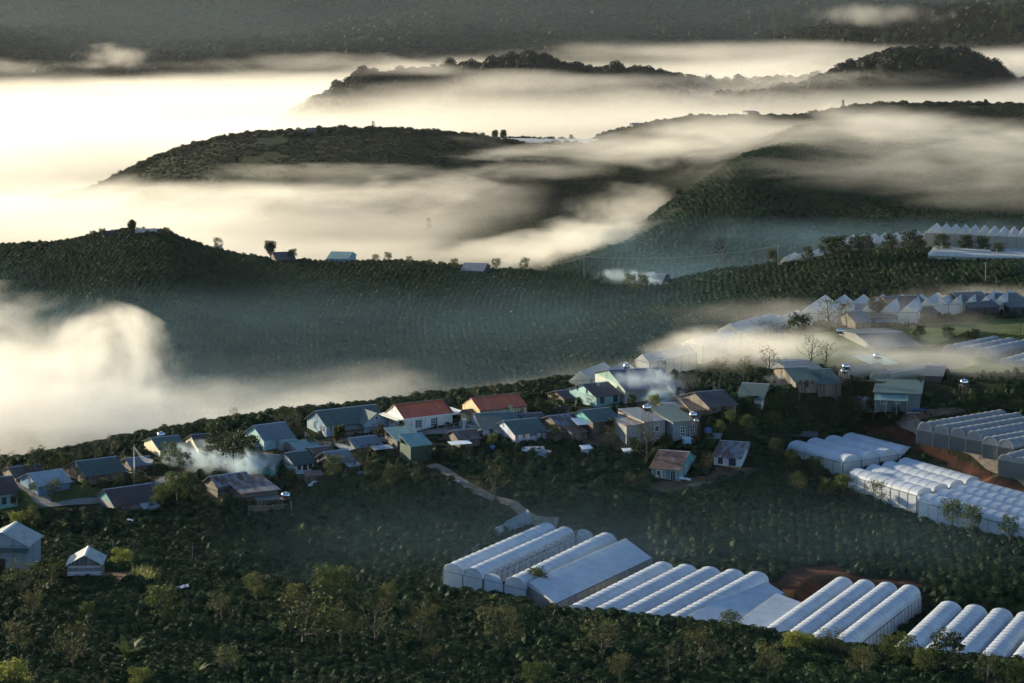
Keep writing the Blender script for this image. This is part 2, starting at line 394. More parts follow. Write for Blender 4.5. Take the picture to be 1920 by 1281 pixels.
def fog_mat(name, dens, color, seed, nscale, amp, soft, stretch=(1,1,1), aniso=.42, step=1.0, flat=False, detail=4.0, contrast=0.0, dist=0.0):
    """density falls off from the middle of the object's own ellipsoid (or layer) and is torn by noise in world space"""
    m, nt, out = newmat(name)
    tc = N(nt, 'ShaderNodeTexCoord'); geo = N(nt, 'ShaderNodeNewGeometry')
    mp = N(nt, 'ShaderNodeMapping')
    nt.links.new(geo.outputs['Position'], mp.inputs['Vector'])
    mp.inputs['Scale'].default_value = stretch
    mp.inputs['Location'].default_value = (seed*131.7, seed*71.3, seed*17.9)
    nz = N(nt, 'ShaderNodeTexNoise', i_Scale=nscale, i_Detail=detail, i_Roughness=.55, i_Distortion=dist)
    nt.links.new(mp.outputs[0], nz.inputs['Vector'])
    nf = mathn(nt, 'SUBTRACT', nz.outputs[0], .5)
    if flat:
        # a layer: object space is -1..1; full below, fading at the top and at the sides
        sp = N(nt, 'ShaderNodeSeparateXYZ'); nt.links.new(tc.outputs['Object'], sp.inputs[0])
        top = mathn(nt, 'SUBTRACT', 0.6, sp.outputs['Z'])
        side = mathn(nt, 'MULTIPLY', mathn(nt, 'SUBTRACT', 1.0, mathn(nt, 'MAXIMUM', mathn(nt, 'ABSOLUTE', sp.outputs['X']), mathn(nt, 'ABSOLUTE', sp.outputs['Y']))), 1.6)
        g = mathn(nt, 'MINIMUM', top, side)
    else:
        ln = N(nt, 'ShaderNodeVectorMath', operation='LENGTH'); nt.links.new(tc.outputs['Object'], ln.inputs[0])
        g = mathn(nt, 'SUBTRACT', 0.85, ln.outputs['Value'])
    e = mathn(nt, 'ADD', g, mathn(nt, 'MULTIPLY', nf, amp))
    s = N(nt, 'ShaderNodeMapRange', interpolation_type='SMOOTHSTEP')
    nt.links.new(e, s.inputs['Value']); s.inputs['From Min'].default_value = 0.0; s.inputs['From Max'].default_value = soft
    s.inputs['To Max'].default_value = dens
    d = s.outputs[0]
    if contrast > 0:
        k = mathn(nt, 'MULTIPLY_ADD', nf, contrast*2, 1.0, clamp=False)
        d = mathn(nt, 'MULTIPLY', d, mathn(nt, 'MAXIMUM', k, 0.0))
    if flat:
        d = mathn(nt, 'MULTIPLY', d, mathn(nt, 'MULTIPLY', side, 2.5, clamp=True))
        d = mathn(nt, 'MULTIPLY', d, mathn(nt, 'MULTIPLY', mathn(nt, 'SUBTRACT', 1.0, sp.outputs['Z']), 4.0, clamp=True))
    if not flat:   # never any density on the shell
        d = mathn(nt, 'MULTIPLY', d, mathn(nt, 'GREATER_THAN', 1.0, ln.outputs['Value']))
    v = N(nt, 'ShaderNodeVolumePrincipled')
    v.inputs['Color'].default_value = (*color, 1)
    v.inputs['Anisotropy'].default_value = aniso
    nt.links.new(d, v.inputs['Density'])
    nt.links.new(v.outputs[0], out.inputs['Volume'])
    m.cycles.volume_step_rate = step
    return m
def fog_box(name, c, r, mat, label, rz=0, ry=0, cat='fog'):
    mb = MB(); mb.box(-1,-1,-1,1,1,1)
    o = mb.build(name, mat); o.location = c; o.scale = r; o.rotation_euler = (0,ry,rz)
    return tag(o, label, cat, kind='stuff')
def fog_ball(name, c, r, mat, label, rot=(0,0,0), cat='fog'):
    import bmesh
    me = bpy.data.meshes.new(name); bm = bmesh.new(); bmesh.ops.create_icosphere(bm, subdivisions=3, radius=1.0)
    bm.to_mesh(me); bm.free(); me.materials.append(mat)
    o = bpy.data.objects.new(name, me); col.objects.link(o)
    o.location = c; o.scale = r; o.rotation_euler = rot
    return tag(o, label, cat, kind='stuff')
CREAM = (.95,.925,.86)
def layer(px0, px1, Y0, Y1, ztop, zbot, dens, seed, nscale, amp, soft, label, step=.35, rz=0, ry=0, color=CREAM, **kw):
    """a level bank of fog between two distances, its top near ztop"""
    Yc = (Y0+Y1)/2; Xc = ((px0+px1)/2-960)/F*Yc; hx = (px1-px0)/2/F*Yc
    hz_ = (ztop-zbot)/1.6; zc = ztop-0.6*hz_
    m = fog_mat('fog_air', dens, color, seed, nscale, amp, soft, step=step, flat=True, **kw)
    return fog_box('fog', (Xc, Yc, zc), (hx, (Y1-Y0)/2, hz_), m, label, rz, ry)
def puff(px, py, Y, rx, ry, rz_, dens, seed, nscale, amp, soft, label, name='fog', rot=(0,0,0), step=.6, color=CREAM, **kw):
    m = fog_mat(name+'_air', dens, color, seed, nscale, amp, soft, step=step, **kw)
    return fog_ball(name, pt(px, py, Y), (rx, ry, rz_), m, label, rot, cat=name)
# ---------------------------------------------------------------- foliage materials
def leaf_mat(name, stops, trans=.25, rough=.62, scale=1.3, spec=.15, rand=.5):
    m, nt, out = newmat(name)
    geo = N(nt, 'ShaderNodeNewGeometry'); oi = N(nt, 'ShaderNodeObjectInfo')
    n1 = N(nt, 'ShaderNodeTexNoise', i_Scale=scale, i_Detail=2.0, i_Roughness=.6)
    nt.links.new(geo.outputs['Position'], n1.inputs['Vector'])
    n2 = N(nt, 'ShaderNodeTexNoise', i_Scale=.03, i_Detail=3.0)
    nt.links.new(geo.outputs['Position'], n2.inputs['Vector'])
    f = mathn(nt, 'ADD', mathn(nt, 'MULTIPLY', n1.outputs[0], .45), mathn(nt, 'MULTIPLY', n2.outputs[0], .35))
    f = mathn(nt, 'ADD', f, mathn(nt, 'MULTIPLY', oi.outputs['Random'], rand*.4))
    r = ramp(nt, f, stops)
    b = N(nt, 'ShaderNodeBsdfPrincipled', i_Roughness=rough)
    b.inputs['Specular IOR Level'].default_value = spec
    nt.links.new(r.outputs[0], b.inputs['Base Color'])
    t = N(nt, 'ShaderNodeBsdfTranslucent'); nt.links.new(r.outputs[0], t.inputs[0])
    mx = N(nt, 'ShaderNodeMixShader'); mx.inputs[0].default_value = trans
    nt.links.new(b.outputs[0], mx.inputs[1]); nt.links.new(t.outputs[0], mx.inputs[2])
    nt.links.new(mx.outputs[0], out.inputs[0])
    return m
M_COFFEE = leaf_mat('coffee_leaves', [(.25,(.007,.019,.009)), (.5,(.017,.044,.016)), (.8,(.048,.092,.026))], trans=.1, rough=.75)  # lightest stop is a yellow-green highlight: sunlit foliage put into the leaf colour
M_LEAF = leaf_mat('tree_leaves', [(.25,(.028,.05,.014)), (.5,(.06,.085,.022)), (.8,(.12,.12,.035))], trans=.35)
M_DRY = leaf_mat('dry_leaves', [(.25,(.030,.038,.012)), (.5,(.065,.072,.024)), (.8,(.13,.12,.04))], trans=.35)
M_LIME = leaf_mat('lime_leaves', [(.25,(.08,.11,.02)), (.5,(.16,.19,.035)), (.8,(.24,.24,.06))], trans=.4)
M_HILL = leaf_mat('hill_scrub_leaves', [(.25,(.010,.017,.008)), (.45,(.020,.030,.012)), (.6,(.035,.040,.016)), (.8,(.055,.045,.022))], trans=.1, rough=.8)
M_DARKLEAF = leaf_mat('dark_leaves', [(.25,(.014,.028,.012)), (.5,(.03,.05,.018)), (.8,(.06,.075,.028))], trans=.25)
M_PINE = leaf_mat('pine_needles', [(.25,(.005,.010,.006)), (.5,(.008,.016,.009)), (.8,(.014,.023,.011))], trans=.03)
def bark_mat():
    m, nt, out = newmat('bark')
    tc = N(nt, 'ShaderNodeTexCoord')
    n = N(nt, 'ShaderNodeTexNoise', i_Scale=3.0, i_Detail=5.0); nt.links.new(tc.outputs['Object'], n.inputs['Vector'])
    r = ramp(nt, n.outputs[0], [(.3,(.03,.024,.018)), (.7,(.10,.085,.065))])
    b = N(nt, 'ShaderNodeBsdfPrincipled', i_Roughness=.9); nt.links.new(r.outputs[0], b.inputs['Base Color'])
    nt.links.new(b.outputs[0], out.inputs[0]); return m
M_BARK = bark_mat()

def leaf_quads(P, D, size, r, droop=.25, asp=.55):
    """P centres, D outward directions: one bent leaf (a quad) each"""
    n = len(P)
    D = D/np.maximum(np.linalg.norm(D, axis=1), 1e-6)[:,None]
    D = D + r.normal(0, .45, (n,3)); D[:,2] -= droop; D /= np.linalg.norm(D, axis=1)[:,None]
    S = np.cross(D, r.normal(0, 1, (n,3))); S /= np.linalg.norm(S, axis=1)[:,None]
    s = size*r.uniform(.6, 1.35, n)[:,None]
    a = P - D*s*.5; b = P + D*s*.5
    V = np.stack([a, P + S*s*asp*.5, b, P - S*s*asp*.5], 1).reshape(-1,3)
    return V, np.arange(4*n).reshape(n,4)
def join(parts):
    Vs, Fs, o = [], [], 0
    for V, Fc in parts:
        Vs.append(V); Fs.append(Fc+o); o += len(V)
    return np.concatenate(Vs), np.concatenate(Fs)

def bush_mesh(name, seed, w=1.0, h=1.5, nleaf=360, size=.20, mat=None, core=True):
    r = np.random.default_rng(seed)
    # tiers of drooping branches like a coffee shrub
    th = r.uniform(0, 2*np.pi, nleaf); z = r.uniform(.12, 1, nleaf)**.8
    rad = w*np.sqrt(np.clip(1-(z**2.2), 0, 1))*r.uniform(.72, 1.08, nleaf)*(1+.18*np.sin(3*th+seed))
    P = np.stack([np.cos(th)*rad, np.sin(th)*rad, z*h], 1)
    D = P - np.array([0,0,h*.45])
    V, Fc = leaf_quads(P, D, size, r, droop=.35, asp=.6)
    parts = [(V, Fc)]
    if core:
        k = 8; vs = []
        for zz, rr in ((0,.6),(.4,.78),(.75,.55),(.97,.12)):
            for i in range(k):
                a = 2*np.pi*i/k; q = rr*w*(1+.2*r.uniform(-1,1))
                vs.append((np.cos(a)*q, np.sin(a)*q, zz*h*.92))
        fs = []
        for l in range(3):
            for i in range(k):
                j = (i+1)%k; fs.append((l*k+i, l*k+j, (l+1)*k+j, (l+1)*k+i))
        parts.append((np.array(vs), np.array(fs)))
    V, Fc = join(parts)
    me = bpy.data.meshes.new(name)
    me.from_pydata(V.tolist(), [], Fc.tolist()); me.materials.append(mat or M_COFFEE); me.update()
    return bpy.data.objects.new(name, me)      # stays outside the scene: only a shape to be scattered

def in_poly(x, y, poly):
    c = np.zeros(x.shape, bool); n = len(poly)
    for i in range(n):
        x0, y0 = poly[i]; x1, y1 = poly[(i+1) % n]
        k = ((y0 > y) != (y1 > y)) & (x < (x1-x0)*(y-y0)/((y1-y0) or 1e-9)+x0)
        c ^= k
    return c
# clearings in the planting, as picture outlines with the distances they hold for
CLEAR = []
def clear_mask(X, Y, Z):
    px = 960+F*X/Y; py = HOR-F*Z/Y
    k = np.zeros(X.shape, bool)
    for a, b, poly in CLEAR:
        k |= (Y > a) & (Y < b) & in_poly(px, py, poly)
    return k
def scatter_object(name, P, S, RZ, src, label, cat):
    """one object of uncountable ground cover: points that carry copies of a shrub"""
    me = bpy.data.meshes.new(name); me.vertices.add(len(P)); me.vertices.foreach_set('co', P.astype(np.float32).ravel())
    a = me.attributes.new('sc', 'FLOAT_VECTOR', 'POINT'); a.data.foreach_set('vector', S.astype(np.float32).ravel())
    rr = np.zeros((len(P),3)); rr[:,2] = RZ; rr[:,:2] = nr.uniform(-.12,.12,(len(P),2))
    a = me.attributes.new('ro', 'FLOAT_VECTOR', 'POINT'); a.data.foreach_set('vector', rr.astype(np.float32).ravel())
    o = bpy.data.objects.new(name, me); col.objects.link(o)
    g = bpy.data.node_groups.new('scatter', 'GeometryNodeTree')
    g.interface.new_socket('Geometry', in_out='INPUT', socket_type='NodeSocketGeometry')
    g.interface.new_socket('Geometry', in_out='OUTPUT', socket_type='NodeSocketGeometry')
    gi = g.nodes.new('NodeGroupInput'); go = g.nodes.new('NodeGroupOutput')
    ip = g.nodes.new('GeometryNodeInstanceOnPoints'); ob = g.nodes.new('GeometryNodeObjectInfo')
    ob.inputs['Object'].default_value = src
    ob.inputs['As Instance'].default_value = True
    s = g.nodes.new('GeometryNodeInputNamedAttribute'); s.data_type = 'FLOAT_VECTOR'; s.inputs['Name'].default_value = 'sc'
    r = g.nodes.new('GeometryNodeInputNamedAttribute'); r.data_type = 'FLOAT_VECTOR'; r.inputs['Name'].default_value = 'ro'
    g.links.new(gi.outputs[0], ip.inputs['Points']); g.links.new(ob.outputs['Geometry'], ip.inputs['Instance'])
    g.links.new(s.outputs['Attribute'], ip.inputs['Scale']); g.links.new(r.outputs['Attribute'], ip.inputs['Rotation'])
    g.links.new(ip.outputs[0], go.inputs[0])
    md = o.modifiers.new('scatter', 'NODES'); md.node_group = g
    return tag(o, label, cat, kind='stuff')
def grid_points(y0, y1, sx, sy, px0=-120, px1=2040, jit=.3, ang=0.0):
    hx = max(abs(px0-960), abs(px1-960))/F*y1
    n = int(2*hx/sx); m = int((y1-y0)/sy)
    A, B = np.meshgrid(np.arange(n)*sx-hx, y0+np.arange(m)*sy, indexing='ij')
    X = A.ravel() + nr.normal(0, jit*sx*.5, A.size) + np.sin(B.ravel()/37.0)*4; Y = B.ravel() + nr.normal(0, jit*sy*.5, A.size) + np.sin(A.ravel()/23.0)*3
    p = 960+F*X/Y
    k = (p > px0) & (p < px1) & (Y > y0-5)
    return X[k], Y[k]
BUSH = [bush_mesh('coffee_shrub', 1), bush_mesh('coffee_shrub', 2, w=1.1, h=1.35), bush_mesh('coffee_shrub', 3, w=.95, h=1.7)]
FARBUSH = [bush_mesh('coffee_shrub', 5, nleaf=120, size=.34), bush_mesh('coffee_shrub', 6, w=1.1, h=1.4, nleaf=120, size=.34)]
HILLBUSH = [bush_mesh('hill_shrub', 15, nleaf=90, size=.36, mat=M_HILL), bush_mesh('hill_shrub', 16, w=1.2, h=1.1, nleaf=90, size=.36, mat=M_HILL)]
DARKTREE = [bush_mesh('wood_crown', 7, w=1.0, h=1.5, nleaf=330, size=.2, mat=M_PINE), bush_mesh('wood_crown', 8, w=1.15, h=1.25, nleaf=330, size=.2, mat=M_PINE)]
def cover(name, X, Y, base, var, srcs, label, cat, sink=.08, keep=None, clear=True, zs=1.0):
    Z = gz(X, Y)
    k = np.ones(len(X), bool)
    if clear: k &= ~clear_mask(X, Y, Z)
    if keep is not None: k &= keep(X, Y, Z)
    X, Y, Z = X[k], Y[k], Z[k]
    gap = fbm(X/11, Y/11, 3, 5)
    s = base*(1+nr.normal(0, var, len(X)))*(.55+.8*gap)
    s = np.clip(s, base*.4, base*1.8)
    P = np.stack([X, Y, Z-sink*s], 1)
    which = nr.integers(0, len(srcs), len(X))
    for i, src in enumerate(srcs):
        q = which == i
        S = np.stack([s[q]*nr.uniform(.9,1.15,q.sum()), s[q]*nr.uniform(.9,1.15,q.sum()), s[q]*zs*nr.uniform(.85,1.15,q.sum())], 1)
        scatter_object(name, P[q], S, nr.uniform(0, 6.28, q.sum()), src, label, cat)
# ---------------------------------------------------------------- trees
def limb_tree(seed, h, spread, nlimb, trunk_r=.12, bare_h=.3):
    """tapered trunk with limbs; returns the wood and the tips of its branches"""
    r = random.Random(seed); mb = MB(); tips = []
    lean = Vector((r.uniform(-.08,.08), r.uniform(-.08,.08), 0))
    tp = [Vector((0,0,-.6))]
    for k in range(1, 5):
        t = k/4; tp.append(Vector((0,0,0)) + Vector((0,0,1))*h*.82*t + lean*h*t + Vector((r.uniform(-.1,.1), r.uniform(-.1,.1), 0))*h*.12*t)
    mb.tube(tp, [trunk_r*1.35, trunk_r, trunk_r*.8, trunk_r*.55, trunk_r*.25], 5)
    for i in range(nlimb):
        t = bare_h+(1-bare_h)*i/nlimb*.95
        seg = min(int(t*4), 3); f = t*4-seg
        p0 = tp[seg].lerp(tp[seg+1], f)
        a = i*2.4+r.uniform(-.5,.5); el = r.uniform(.25,.9)
        d = Vector((math.cos(a)*math.cos(el), math.sin(a)*math.cos(el), math.sin(el)))
        L = spread*(1.1-.55*t)*r.uniform(.7,1.1)
        p1 = p0+d*L*.5+Vector((0,0,.06*L)); p2 = p0+d*L+Vector((0,0,.2*L))
        mb.tube([p0,p1,p2], [trunk_r*.42*(1.2-t), trunk_r*.26*(1.2-t), trunk_r*.08], 4, cap=False)
        tips.append(p2); tips.append(p1.lerp(p2,.5))
        for q in range(2):
            dd = (d+Vector((r.uniform(-.8,.8), r.uniform(-.8,.8), r.uniform(-.1,.7)))).normalized()
            e = p1+dd*L*r.uniform(.3,.55)
            mb.tube([p1, e], [trunk_r*.18, trunk_r*.05], 3, cap=False)
            tips.append(e)
    tips.append(tp[-1])
    return mb, tips
def crown_at(tips, seed, nper, rad, size, vs=.8):
    r = np.random.default_rng(seed); Ps, Ds = [], []
    for t in tips:
        k = r.random()
        n = int(nper*(.4+1.2*k)); R0 = rad*(.6+.7*k)
        u = r.normal(0, 1, (n,3)); u /= np.linalg.norm(u, axis=1)[:,None]
        q = u*R0*(r.uniform(.3, 1, n)**.5)[:,None]; q[:,2] *= vs
        Ps.append(np.array(t)+q); Ds.append(u+np.array([0,0,.2]))
    return leaf_quads(np.concatenate(Ps), np.concatenate(Ds), size, r, droop=.2)
def mesh_only(V, Fc, mat, name):
    me = bpy.data.meshes.new(name); me.from_pydata([tuple(v) for v in V], [], [tuple(f) for f in Fc]); me.materials.append(mat); me.update(); return me
TREES = {}
def def_tree(kind, seed, h, spread, nlimb, nper, rad, size, mat, trunk_r=.12, bare_h=.3, vs=.8, smooth=False):
    mb, tips = limb_tree(seed, h, spread, nlimb, trunk_r, bare_h)
    w = mesh_only(mb.v, mb.f, M_BARK, kind+'_trunk')
    c = None
    if nper: 
        V, Fc = crown_at(tips, seed+50, nper, rad, size, vs); c = mesh_only(V, Fc, mat, kind+'_crown')
    TREES.setdefault(kind, []).append((w, c, h))
for s in range(4):
    def_tree('leafy', 10+s, 6.0, 2.6, 13, 26, .72, .30, M_LEAF, bare_h=.25)
    def_tree('dark', 20+s, 6.0, 2.5, 13, 34, .75, .32, M_DARKLEAF, bare_h=.2)
    def_tree('dry', 30+s, 6.0, 2.7, 16, 13, .62, .24, M_DRY, bare_h=.2)
    def_tree('sparse', 40+s, 6.0, 2.8, 18, 5, .5, .22, M_DRY, bare_h=.25)
for s in range(2):
    def_tree('lime', 50+s, 3.6, 1.9, 12, 26, .6, .26, M_LIME, trunk_r=.09, bare_h=.1)
    def_tree('lollipop', 60+s, 4.0, 1.1, 9, 60, .62, .28, M_DARKLEAF, trunk_r=.1, bare_h=.45, vs=1)
def pine_mesh(seed, h, flat=False):
    r = random.Random(seed); mb = MB(); mb.tube([(0,0,-.8),(.02*h,0,h*.5),(.01*h,.02*h,h)], [.02*h,.014*h,.004*h], 5)
    tips = []
    for i in range(20):
        t = (.5 if flat else .32)+(.5 if flat else .66)*i/20
        a = i*2.4; L = h*((.30 if flat else .22)*(1.15-t)+.03)*r.uniform(.6,1.2)
        p0 = Vector((.015*h,.01*h,h*t)); p1 = p0+Vector((math.cos(a)*L, math.sin(a)*L, L*.12))
        mb.tube([p0,p1], [.005*h,.002*h], 3, cap=False)
        tips += [p1, p0.lerp(p1,.6)]
    V, Fc = crown_at(tips, seed, 16, .065*h, .045*h, .38)
    return mesh_only(mb.v, mb.f, M_BARK, 'pine_trunk'), mesh_only(V, Fc, M_PINE, 'pine_crown'), h
TREES['pine'] = [pine_mesh(71, 12), pine_mesh(72, 12)]
TREES['flat_pine'] = [pine_mesh(73, 12, True), pine_mesh(74, 12, True)]
def banana_mesh(seed):
    r = random.Random(seed); tr = MB(); tr.tube([(0,0,-.3),(0,0,.8),(.05,0,1.5)], [.16,.12,.07], 6)
    lf = MB()
    for i in range(9):
        a = i*2.4; el = r.uniform(.5,1.25); L = r.uniform(1.6,2.3); w = .26
        d = Vector((math.cos(a), math.sin(a), 0)); s = Vector((-math.sin(a), math.cos(a), 0)); p = Vector((0,0,1.4)); prev = None
        for k in range(6):
            t = k/5; e = el-1.5*t*t*.8
            q = (p+s*w*math.sin(math.pi*(.12+.85*t)), p-s*w*math.sin(math.pi*(.12+.85*t)))
            if prev: lf.quad(prev[0], q[0], q[1], prev[1])
            prev = q; p = p+(d*math.cos(e)+Vector((0,0,math.sin(e))))*L/5
    return mesh_only(tr.v, tr.f, M_LEAF, 'banana_stem'), mesh_only(lf.v, lf.f, M_LEAF, 'banana_leaves'), 2.8
TREES['banana'] = [banana_mesh(1), banana_mesh(2)]
def reed_mesh(seed):
    r = np.random.default_rng(seed); n = 150; P = np.zeros((n,3)); P[:,0] = r.normal(0,.7,n); P[:,1] = r.normal(0,.5,n)
    T = P+np.stack([r.normal(0,.35,n), r.normal(0,.35,n), r.uniform(1.2,2.3,n)],1); S = np.array([.05,0,0])
    V = np.stack([P-S, P+S, T+S*.3, T-S*.3], 1).reshape(-1,3)
    return None, mesh_only(V, np.arange(4*n).reshape(n,4), M_LIME, 'reed_blades'), 2.2
TREES['reeds'] = [reed_mesh(1)]
PART2 = {'banana': 'leaves', 'reeds': 'blades'}
_tc = {}
def tree(kind, pos, h, label, name=None, cat=None, group=None, wx=1.0):
    k = _tc.get(kind, 0); _tc[kind] = k+1
    w, c, h0 = TREES[kind][k % len(TREES[kind])]
    nm = name or {'banana': 'banana_plant', 'reeds': 'reed_clump', 'pine': 'pine_tree', 'flat_pine': 'pine_tree', 'sparse': 'bare_tree'}.get(kind, 'leafy_tree')
    e = empty(nm, pos, rng.uniform(0, 6.28), label, cat or {'banana': 'banana plant', 'reeds': 'reeds'}.get(kind, 'tree'), group)
    s = h/h0; e.scale = (s*wx*rng.uniform(.95,1.1), s*wx*rng.uniform(.95,1.1), s)
    if w: 
        o = bpy.data.objects.new('trunk' if kind != 'banana' else 'stem', w); col.objects.link(o); o.parent = e
    if c:
        o = bpy.data.objects.new(PART2.get(kind, 'crown'), c); col.objects.link(o); o.parent = e
    return e
# ---------------------------------------------------------------- building materials
_mats = {}
def paint(name, c, rough=.75, wear=.35, scale=.8, spec=.3):
    """limewash or paint, stained and faded"""
    k = (name, c)
    if k in _mats: return _mats[k]
    m, nt, out = newmat(name)
    tc = N(nt, 'ShaderNodeTexCoord')
    mp = N(nt, 'ShaderNodeMapping'); mp.inputs['Scale'].default_value = (1,1,.35); nt.links.new(tc.outputs['Object'], mp.inputs[0])
    n = N(nt, 'ShaderNodeTexNoise', i_Scale=scale, i_Detail=7.0, i_Roughness=.7); nt.links.new(mp.outputs[0], n.inputs['Vector'])
    d = tuple(x*.5+.02 for x in c)
    r = ramp(nt, n.outputs[0], [(.32, d), (.32+wear*.5, c), (.8, tuple(min(x*1.08, .85) for x in c))])
    b = N(nt, 'ShaderNodeBsdfPrincipled', i_Roughness=rough); b.inputs['Specular IOR Level'].default_value = spec
    nt.links.new(r.outputs[0], b.inputs['Base Color']); nt.links.new(b.outputs[0], out.inputs[0])
    _mats[k] = m; return m
def boards(name, c, vert=True, pitch=.28):
    """weathered boards, a gap between each"""
    k = (name, c, vert)
    if k in _mats: return _mats[k]
    m, nt, out = newmat(name)
    tc = N(nt, 'ShaderNodeTexCoord'); sp = N(nt, 'ShaderNodeSeparateXYZ'); nt.links.new(tc.outputs['Object'], sp.inputs[0])
    s = mathn(nt, 'ADD', sp.outputs['X'], sp.outputs['Y']) if vert else sp.outputs['Z']
    q = mathn(nt, 'DIVIDE', s, pitch)
    fl = mathn(nt, 'FLOOR', q); fr = mathn(nt, 'FRACT', q)
    wn_ = N(nt, 'ShaderNodeTexWhiteNoise', noise_dimensions='1D'); nt.links.new(fl, wn_.inputs['W'])
    n = N(nt, 'ShaderNodeTexNoise', i_Scale=1.5, i_Detail=5.0); nt.links.new(tc.outputs['Object'], n.inputs['Vector'])
    f = mathn(nt, 'ADD', mathn(nt, 'MULTIPLY', wn_.outputs['Value'], .65), mathn(nt, 'MULTIPLY', n.outputs[0], .4))
    r = ramp(nt, f, [(.1, tuple(x*.35 for x in c)), (.55, c), (.95, tuple(min(x*1.9,.8) for x in c))])
    gap = mathn(nt, 'GREATER_THAN', fr, .1)
    mx = N(nt, 'ShaderNodeMix', data_type='RGBA'); nt.links.new(gap, mx.inputs[0]); mx.inputs[6].default_value = (.015,.012,.01,1)
    nt.links.new(r.outputs[0], mx.inputs[7])
    b = N(nt, 'ShaderNodeBsdfPrincipled', i_Roughness=.85); nt.links.new(mx.outputs[2], b.inputs['Base Color'])
    nt.links.new(b.outputs[0], out.inputs[0]); _mats[k] = m; return m
def sheet(name, c, rust=0.0, rough=.58, pitch=.9, metal=.0, contrast=.25):
    """corrugated roof sheets: shade differs sheet by sheet, ribs down the slope (object y), rust in patches"""
    k = (name, c, rust)
    if k in _mats: return _mats[k]
    m, nt, out = newmat(name)
    tc = N(nt, 'ShaderNodeTexCoord'); sp = N(nt, 'ShaderNodeSeparateXYZ'); nt.links.new(tc.outputs['Object'], sp.inputs[0])
    q = mathn(nt, 'DIVIDE', sp.outputs['X'], pitch); fl = mathn(nt, 'FLOOR', q)
    wn_ = N(nt, 'ShaderNodeTexWhiteNoise', noise_dimensions='2D')
    cb = N(nt, 'ShaderNodeCombineXYZ'); nt.links.new(fl, cb.inputs[0])
    nt.links.new(mathn(nt, 'FLOOR', mathn(nt, 'DIVIDE', sp.outputs['Y'], 2.6)), cb.inputs[1]); nt.links.new(cb.outputs[0], wn_.inputs['Vector'])
    n = N(nt, 'ShaderNodeTexNoise', i_Scale=.6, i_Detail=6.0, i_Roughness=.65); nt.links.new(tc.outputs['Object'], n.inputs['Vector'])
    f = mathn(nt, 'ADD', mathn(nt, 'MULTIPLY', wn_.outputs['Value'], .5), mathn(nt, 'MULTIPLY', n.outputs[0], .5))
    r = ramp(nt, f, [(.1, tuple(x*(1-contrast) for x in c)), (.9, tuple(min(x*(1+contrast),.85) for x in c))])
    base = r.outputs[0]
    if rust > 0:
        n2 = N(nt, 'ShaderNodeTexNoise', i_Scale=.45, i_Detail=5.0, i_Roughness=.7)
        mp = N(nt, 'ShaderNodeMapping'); mp.inputs['Scale'].default_value = (1.6,.5,1); mp.inputs['Location'].default_value = (len(_mats)*7.3,0,0)
        nt.links.new(tc.outputs['Object'], mp.inputs[0]); nt.links.new(mp.outputs[0], n2.inputs['Vector'])
        a = mathn(nt, 'ADD', n2.outputs[0], mathn(nt, 'MULTIPLY', wn_.outputs['Value'], .22))
        rr = ramp(nt, a, [(.72-rust*.35, (0,0,0)), (.80-rust*.35, (1,1,1))])
        mx = N(nt, 'ShaderNodeMix', data_type='RGBA'); nt.links.new(rr.outputs[0], mx.inputs[0]); nt.links.new(base, mx.inputs[6]); mx.inputs[7].default_value = (.085,.042,.03,1)
        base = mx.outputs[2]
    b = N(nt, 'ShaderNodeBsdfPrincipled', i_Roughness=rough, i_Metallic=metal); nt.links.new(base, b.inputs['Base Color'])
    w = N(nt, 'ShaderNodeTexWave', i_Scale=1.1, wave_type='BANDS', bands_direction='X'); nt.links.new(tc.outputs['Object'], w.inputs['Vector'])
    bp = N(nt, 'ShaderNodeBump', i_Strength=.5, i_Distance=.06); nt.links.new(w.outputs['Fac'], bp.inputs['Height']); nt.links.new(bp.outputs[0], b.inputs['Normal'])
    nt.links.new(b.outputs[0], out.inputs[0]); _mats[k] = m; return m
def plain(name, c, rough=.6, metal=0.0):
    k = (name, c)
    if k in _mats: return _mats[k]
    m, nt, out = newmat(name)
    tc = N(nt, 'ShaderNodeTexCoord'); n = N(nt, 'ShaderNodeTexNoise', i_Scale=4.0, i_Detail=4.0); nt.links.new(tc.outputs['Object'], n.inputs['Vector'])
    r = ramp(nt, n.outputs[0], [(.3, tuple(x*.75 for x in c)), (.7, tuple(min(x*1.15,.9) for x in c))])
    b = N(nt, 'ShaderNodeBsdfPrincipled', i_Roughness=rough, i_Metallic=metal); nt.links.new(r.outputs[0], b.inputs['Base Color'])
    nt.links.new(b.outputs[0], out.inputs[0]); _mats[k] = m; return m
def earth(name, c, c2, scale=.3):
    m, nt, out = newmat(name)
    geo = N(nt, 'ShaderNodeNewGeometry')
    n = N(nt, 'ShaderNodeTexNoise', i_Scale=scale, i_Detail=8.0, i_Roughness=.68); nt.links.new(geo.outputs['Position'], n.inputs['Vector'])
    r = ramp(nt, n.outputs[0], [(.35, c), (.65, c2)])
    b = N(nt, 'ShaderNodeBsdfPrincipled', i_Roughness=.95); nt.links.new(r.outputs[0], b.inputs['Base Color']); b.inputs['Specular IOR Level'].default_value = .08
    bp = N(nt, 'ShaderNodeBump', i_Strength=.6, i_Distance=.4); nt.links.new(n.outputs[0], bp.inputs['Height']); nt.links.new(bp.outputs[0], b.inputs['Normal'])
    nt.links.new(b.outputs[0], out.inputs[0]); return m
WHITE=(.72,.72,.68); CREAMW=(.62,.55,.38); SKYB=(.25,.36,.45); BLUE=(.12,.23,.35); TEAL=(.09,.30,.29); PALETEAL=(.26,.40,.39)
GREYW=(.30,.31,.31); CONC=(.24,.24,.23); WOODC=(.10,.075,.055); DKGREEN=(.012,.045,.032)
